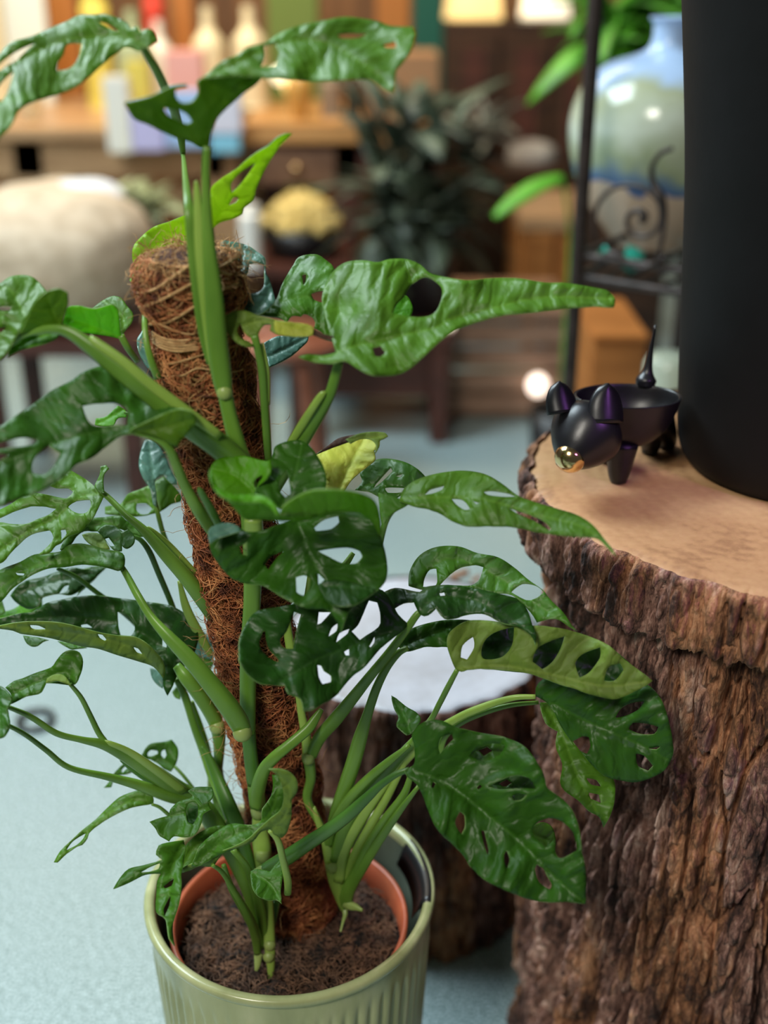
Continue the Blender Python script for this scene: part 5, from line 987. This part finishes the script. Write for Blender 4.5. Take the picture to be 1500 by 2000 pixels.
# dark plant stand in the middle
potted(810, 640, 2.80, 85, 170, C_blk, 'tall black pot of grey-green foliage in the dark middle background', 'potted plant', [(.02, (.09, .06, .06), 90, .15, .06, F_gg, (-.2, 1.3), 5, .9), (.16, (.10, .05, .09), 60, .14, .05, F_gg, (.0, 1.4), 6, .7)], hbase=P(720, 648, 2.62).z)
potted(925, 316, 3.95, 40, 40, C_blk, 'small silvery plant on the dark cabinet ledge', 'potted plant', [(.03, (.07, .05, .03), 46, .10, .03, noise_mat('silver_foliage', [(.3, (.20, .22, .18)), (.7, (.38, .40, .36))], 12, 3, .5, bump=0), (.0, 1.4), 10, .6)])
st_ = P(1040, 300, 3.9); cushion('stone_bowl', (st_.x, 3.9, st_.z-.005), (.078, .06, .045), .042, noise_mat('grey_stone', [(.3, (.24, .21, .19)), (.7, (.50, .47, .43))], 9, 4, .8, bump=.2), 'grey stone bowl on the dark shelf left of the painted vase', 'bowl', .5)
tb = P(965, 316, 3.92); tsh = thing('side_shelf', (tb.x, 3.9, 0), 'dark side shelf under the grey stone bowl', 'shelf')
part_box('shelf_board', tb.x-.17, tb.x+.21, 3.8, 4.05, tb.z-.04, tb.z-.001, W_cab, tsh)
for q in (-.15, .19): part_box('upright', tb.x+q-.012, tb.x+q+.012, 3.81, 4.04, 0, tb.z-.041, W_cab, tsh)
# long bright leaf plant behind
lx = P(1110, 520, 2.3).x; ll = thing('strap_leaf_plant', (lx, 2.3, 0), 'plant with one long bright green leaf left of the metal stand', 'potted plant')
me = lathe([(0, 0), (.03, 0), (.04, .07), (.036, .07), (0, .06)], 24); me.transform(Matrix.Translation((lx, 2.3, 0))@Matrix.Diagonal((1.5, 1.5, 3, 1))); link('pot', me, C_blk, ll)
V, Fc = [], []; A_, B_ = P(1100, 345, 2.3), P(965, 425, 2.25)
for i in range(13):
    t = i/12; c = A_.lerp(B_, t)+Vector((0, 0, .012*math.sin(t*3.1))); w = .019*math.sin(math.pi*(t*.88+.08))**.6
    dd = (B_-A_).normalized(); nn = Vector((0, -.5, .85)); sd = dd.cross(nn).normalized(); V += [c+sd*w, c+nn*.002, c-sd*w]
for i in range(12):
    for k in range(2): Fc.append((i*3+k, i*3+k+1, i*3+4+k, i*3+3+k))
o = link('long_leaf', mesh_from(V, Fc), F_gr, ll); o.modifiers.new('t', 'SOLIDIFY').thickness = .001
tube('leaf_stalk', [(lx, 2.3, .15), P(1112, 500, 2.3), P(1100, 346, 2.3)], [.003, .003, .003], F_gr, ll, 8)
# dark cabinet + orange chest
cb = thing('tall_cabinet', tuple(P(1010, 400, 4.2)), 'tall dark brown cabinet in the back right of the middle', 'cabinet')
x0, x1 = P(868, 200, 4.2).x, P(1180, 200, 4.2).x
part_box('cabinet_body', x0, x1, 4.2, 4.6, 0, P(1000, 42, 4.2).z, W_cab, cb)
zt, zb = P(1000, 62, 4.2).z, P(1000, 330, 4.2).z
for k in range(3):
    a = x0+.02+(x1-x0-.02)*k/3; d = part_box('door', a, a+(x1-x0)/3-.025, 4.18, 4.199, zb, zt, W_cab, cb); part_box('door_panel', a+.04, a+(x1-x0)/3-.065, 4.172, 4.18, zb+.05, zt-.05, W_dk, d)
ch = thing('orange_chest', tuple(P(1075, 560, 3.3)), 'orange-brown wooden chest left of the metal stand', 'chest')
x0, x1 = P(1012, 500, 3.3).x, P(1160, 500, 3.3).x
part_box('chest_body', x0+.01, x1-.01, 3.3, 3.7, P(1080, 600, 3.3).z, P(1080, 432, 3.3).z-.025, W_org, ch); part_box('chest_top', x0, x1, 3.28, 3.7, P(1080, 432, 3.3).z-.024, P(1080, 420, 3.3).z, W_tan, ch)
for q in (x0+.03, x1-.06): part_box('leg', q, q+.03, 3.32, 3.35, 0, P(1080, 600, 3.3).z-.001, W_org, ch)
for k in range(2): part_box('drawer', x0+.02+k*(x1-x0)/2, x0-.01+(k+1)*(x1-x0)/2, 3.285, 3.299, P(1080, 560, 3.3).z, P(1080, 450, 3.3).z, W_org, ch)
# crate, bench
W_cr = noise_mat('rough_crate_wood', [(.3, (.20, .11, .07)), (.7, (.40, .24, .16))], 14, 6, .7, (1, 1, 5), .4)
cr = thing('wooden_crate', tuple(G(960, 830, 0)), 'brown slatted wooden crate on the floor in the middle distance', 'crate')
xc0, xc1 = P(868, 740, 2.78).x, P(1112, 740, 2.78).x; hc = P(960, 628, 2.78).z
for k in range(4): part_box('slat', xc0, xc1, 2.78, 2.80, .02+k*(hc-.02)/4, (k+1)*(hc-.02)/4+.01, W_cr, cr)
part_box('crate_side', xc0, xc0+.02, 2.801, 3.10, .02, hc, W_cr, cr); part_box('crate_side', xc1-.02, xc1, 2.801, 3.10, .02, hc, W_cr, cr); part_box('crate_lid', xc0, xc1, 2.78, 3.12, hc+.001, hc+.02, W_cr, cr)
for q in (xc0, xc1-.04): part_box('foot', q, q+.04, 2.79, 2.83, 0, .019, W_cr, cr)
bn = thing('dark_bench', tuple(G(720, 790, 0)), 'dark red-brown bench standing on the floor behind the plant', 'bench')
x0, x1 = P(560, 700, 2.72).x, P(884, 700, 2.62).x; hz = P(720, 648, 2.62).z
part_box('bench_seat', x0, x1, 2.62, 2.98, hz-.04, hz, W_dk, bn); part_box('bench_front', x0+.05, x1-.05, 2.66, 2.68, hz-.17, hz-.041, W_br if False else W_dk, bn)
for q in (x0+.01, x1-.05):
    for yq in (2.63, 2.92): part_box('leg', q, q+.042, yq, yq+.042, 0, hz-.041, W_dk, bn)
M_red = noise_mat('polished_red_wood', [(.3, (.20, .06, .03)), (.7, (.34, .12, .07))], 12, 4, .3)
rs = thing('round_stool', tuple(G(600, 880, 0)), 'small stool with polished red-brown legs behind the upright stems', 'stool')
s0 = P(560, 665, 2.35); tube('seat', [s0-Vector((0, 0, .012)), s0, s0+Vector((0, 0, .012))], [.11, .115, .11], M_red, rs, 32, 1, 2)
for (xx, yy, dx, dy) in ((.03, -.05, .035, -.02), (-.06, -.05, -.02, -.02), (.05, .06, .02, .02), (-.05, .06, -.02, .02)):
    a = s0+Vector((xx, yy, -.014)); tube('leg', [a, (a.x+dx*.5, a.y+dy*.5, a.z*.5), (a.x+dx, a.y+dy, 0.001)], [.013, .015, .011], M_red, rs, 12)
# glowing lamps, and balls that stand in for blurred highlights
def emis(name, c, s):
    m = bpy.data.materials.new(name); m.use_nodes = True; b = m.node_tree.nodes['Principled BSDF']; b.inputs['Base Color'].default_value = tuple(c)+(1,)
    b.inputs['Emission Color'].default_value = tuple(c)+(1,); b.inputs['Emission Strength'].default_value = s; return m
E_warm = emis('warm_lamp_glow', (1, .68, .26), 1.5); E_wht = emis('cream_lamp_glow', (1, .88, .62), 1.6); E_spk = emis('highlight_glow', (1, .80, .66), 2.6)
def lampo(px, py, Y, r, m, label):
    p = P(px, py, Y); t = thing('table_lamp', tuple(p), label, 'lamp')
    me = lathe([(r*.8, .07), (r, -.07), (r*.97, -.07), (r*.77, .07)], 32); me.transform(Matrix.Translation(p)); link('lamp_shade', me, m, t)
    zc = P(1000, 42, 4.2).z; tube('lamp_base', [(p.x, p.y, zc+.001), (p.x, p.y, zc+.012), (p.x, p.y, p.z-.03)], [.04, .03, .012], W_br, t, 16)
lampo(925, -8, 4.38, .10, E_warm, 'glowing yellow lamp on the cabinet, the left one'); lampo(1066, -10, 4.38, .085, E_wht, 'glowing cream lamp on the cabinet, the right one')
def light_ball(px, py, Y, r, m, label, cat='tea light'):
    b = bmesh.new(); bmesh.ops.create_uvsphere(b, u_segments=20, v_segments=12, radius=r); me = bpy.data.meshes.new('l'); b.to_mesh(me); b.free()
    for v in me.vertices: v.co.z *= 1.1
    o = link('glow_ball', me, m); o.location = P(px, py, Y); tag(o, label, cat)
light_ball(1050, 752, 2.74, .024, E_spk, 'larger glowing ball standing in for a blurred highlight in front of the brown crate')  # this and the next are no lamps: highlights added as glowing balls
light_ball(874, 633, 2.66, .014, E_spk, 'small glowing ball standing in for a blurred highlight above the bench end')
light_ball(566, 165, 3.6, .022, E_warm, 'small warm light on the orange-brown table'); light_ball(545, 148, 3.6, .02, E_wht, 'small white light beside the warm one on the table')
# ring on the floor
fr_ = G(70, 1412, 0); V = []
ri = link('floor_ring', lathe([(.020, .001), (.020, .007), (.029, .008), (.030, .001), (.020, .001)], 40), C_blk); ri.location = (fr_.x, fr_.y, 0); tag(ri, 'small black ring lying on the pale floor at the left', 'ring')
# ================================================================ METAL STAND with scrolls
M_iron = noise_mat('dark_wrought_iron', [(.3, (.020, .014, .012)), (.7, (.055, .040, .036))], 40, 4, .45, bump=.3, metal=.3)
SYd = 1.55; p0 = P(1150, 200, SYd); hs = P(1140, 540, SYd).z
sd = thing('metal_plant_stand', (p0.x, SYd, 0), 'dark wrought iron shelf stand with a scroll beside the black vase', 'metal stand')
tube('post', [(p0.x, SYd, 0), (p0.x, SYd, .6), (p0.x, SYd, 1.12)], [.0095]*3, M_iron, sd, 12)
e1 = G(1330, 572, hs); dxy = Vector((e1.x-p0.x, e1.y-SYd, 0)).normalized(); wid = .34; bk_ = Vector((-dxy.y, dxy.x, 0))
pL = Vector((p0.x, SYd, hs)); pR = pL+dxy*wid; dpt = .38
def bar(name, a, b, r, n=2): tube(name, [a, (Vector(a)+Vector(b))/2, b], [r]*3, M_iron, sd, 10)
for c in (pR, pL+bk_*dpt, pR+bk_*dpt): bar('post', (c.x, c.y, 0), (c.x, c.y, 1.12), .0095)
up_ = Vector((0, 0, .028))
for z_ in (Vector((0, 0, 0)), up_):
    bar('shelf_rail', pL+z_, pR+z_, .0055); bar('shelf_rail', pL+bk_*dpt+z_, pR+bk_*dpt+z_, .005); bar('shelf_rail', pL+z_, pL+bk_*dpt+z_, .005)
for k in range(1, 12): bar('shelf_slat', pL+dxy*wid*k/12, pL+dxy*wid*k/12+bk_*dpt, .0035)
for z_ in (Vector((0, 0, -.33)),):
    bar('shelf_rail', pL+z_, pR+z_, .0055); bar('shelf_rail', pL+bk_*dpt+z_, pR+bk_*dpt+z_, .005)
    for k in range(1, 16): bar('shelf_slat', pL+dxy*wid*k/16+z_, pL+dxy*wid*k/16+bk_*dpt+z_, .0045)
ys = 1.545
sp = [(1163, 470), (1160, 430), (1170, 395), (1195, 370), (1225, 362), (1258, 368), (1285, 392), (1291, 425), (1280, 452), (1256, 462), (1234, 455), (1224, 434), (1232, 416), (1250, 412), (1259, 422), (1253, 432)]
yv = lambda x: SYd+(P(x, 420, SYd).x-p0.x)*dxy.y/dxy.x
tube('scroll', [P(x, y, yv(x)) for x, y in sp], [.0030]*12+[.0036, .004, .005, .005], M_iron, sd, 10, n=4)
tube('scroll', [P(x, y, yv(x)) for x, y in [(1312, 290), (1290, 300), (1274, 325), (1275, 355), (1290, 385), (1297, 420), (1292, 470), (1280, 520)]], [.003, .003, .003, .004, .006, .004, .003, .003], M_iron, sd, 10, n=4)
tube('scroll', [P(x, y, yv(x)) for x, y in [(1168, 520), (1185, 498), (1210, 500), (1230, 516), (1262, 522), (1300, 500)]], [.004, .005, .005, .004, .003, .003], M_iron, sd, 10, n=4)
# painted vase on the stand
mv = mat('painted_glaze_vase', (.6, .65, .55), .16); nt = mv.node_tree; b = nt.nodes['Principled BSDF']; Lk = nt.links.new
tc = N(nt, 'ShaderNodeTexCoord'); sep = N(nt, 'ShaderNodeSeparateXYZ'); Lk(tc.outputs['Object'], sep.inputs[0])
nz = N(nt, 'ShaderNodeTexNoise', i_Scale=14, i_Detail=2); Lk(tc.outputs['Object'], nz.inputs['Vector'])
ma = N(nt, 'ShaderNodeMath', operation='MULTIPLY_ADD'); Lk(nz.outputs[0], ma.inputs[0]); ma.inputs[1].default_value = .11; Lk(sep.outputs[2], ma.inputs[2])
HV = .28
mr = N(nt, 'ShaderNodeMapRange', clamp=True); Lk(ma.outputs[0], mr.inputs[0]); mr.inputs[1].default_value = .05; mr.inputs[2].default_value = HV+.05
rp = ramp(nt, [(.0, (.50, .34, .24)), (.33, (.60, .44, .32)), (.35, (.05, .11, .28)), (.42, (.14, .22, .30)), (.47, (.30, .36, .22)), (.62, (.50, .56, .46)), (.78, (.34, .37, .23)), (.88, (.38, .52, .74))]); Lk(mr.outputs[0], rp.inputs[0]); Lk(rp.outputs[0], b.inputs['Base Color'])  # glaze bands, plus a blue highlight painted in at the top
vc = Vector((P(1286, 330, 1.72).x, 1.72, 0))
pv = [(0, 0), (.05, 0), (.06, .008), (.092, .05), (.118, .10), (.1285, .155), (.118, .205), (.085, .240), (.040, .256), (.026, .268), (.024, .29), (.030, .30), (.026, .30), (.018, .285), (0, .26)]
pvc = catmull([(a, c, 0) for a, c in pv], 4); vo = link('painted_vase', lathe([(max(0, p[0]), p[1]) for p in pvc], 56), mv); vo.location = (vc.x, vc.y, hs+.0065); tag(vo, 'round pale vase with blue and beige bands on the metal stand', 'vase')
C_teal = mat('teal_glass', (.03, .40, .30), .1)
for px_, py_, s_, lb in ((1238, 506, .017, 'larger teal glass pebble on the metal stand shelf'), (1180, 498, .011, 'smaller teal glass pebble near the stand post')):
    q = G(px_, py_, hs+.006+s_); bm = bmesh.new(); bmesh.ops.create_icosphere(bm, subdivisions=2, radius=s_)
    for v in bm.verts: v.co *= 1+.25*math.sin(v.co.x*300+v.co.z*200)
    me = bpy.data.meshes.new('p'); bm.to_mesh(me); bm.free(); o = link('glass_pebble', me, C_teal); o.location = q; tag(o, lb, 'pebble')
lowz = hs-.33+.006
M_pg = mat('pale_green_frosted_glass', (.56, .66, .54), .25); M_cr2 = mat('cream_candle_wax', (.62, .58, .40), .5)
for fx, fy, r_, h_, m_, nm, lb, ct in ((.10, .10, .034, .21, M_pg, 'glass_jar', 'pale green frosted jar on the lower shelf of the stand', 'jar'), (.175, .13, .030, .24, M_pg, 'glass_jar', 'taller pale green jar on the lower shelf nearer the black vase', 'jar'), (.245, .10, .034, .26, M_cr2, 'pillar_candle', 'tall cream candle on the lower shelf at the black vase edge', 'candle')):
    q = pL+dxy*fx+bk_*fy; o = link(nm, lathe([(0, 0), (r_*.9, 0), (r_, .01), (r_, h_*.93), (r_*.9, h_*.97), (r_*.75, h_), (0, h_)], 32), m_); o.location = (q.x, q.y, lowz); tag(o, lb, ct)
wb_ = thing('wooden_box', tuple(P(1190, 740, 1.95)), 'orange-brown wooden box on the floor behind the metal stand', 'box')
part_box('box_body', P(1158, 700, 2.05).x, P(1262, 700, 2.05).x, 2.05, 2.3, 0, P(1190, 668, 2.05).z, W_org, wb_); part_box('box_lid', P(1155, 700, 2.05).x, P(1265, 700, 2.05).x, 2.045, 2.31, P(1190, 668, 2.05).z+.001, P(1190, 655, 2.05).z, W_org, wb_)
# plant with terracotta pot high behind the vase, on a plinth
gp = P(1235, 158, 2.65); ph = thing('wooden_plinth', (gp.x, 2.65, 0), 'dark wooden plinth behind the painted vase', 'plinth')
part_box('plinth_body', gp.x-.09, gp.x+.09, 2.57, 2.75, 0, gp.z-.021, W_cab, ph); part_box('plinth_top', gp.x-.10, gp.x+.10, 2.56, 2.76, gp.z-.02, gp.z-.001, W_cab, ph)
potted(1235, 158, 2.65, 30, 56, C_ter, 'lush bright green plant in a terracotta pot behind the stand', 'potted plant', [(.05, (.07, .04, .05), 85, .13, .055, F_gr, (-.3, 1.2), 21, .8)])
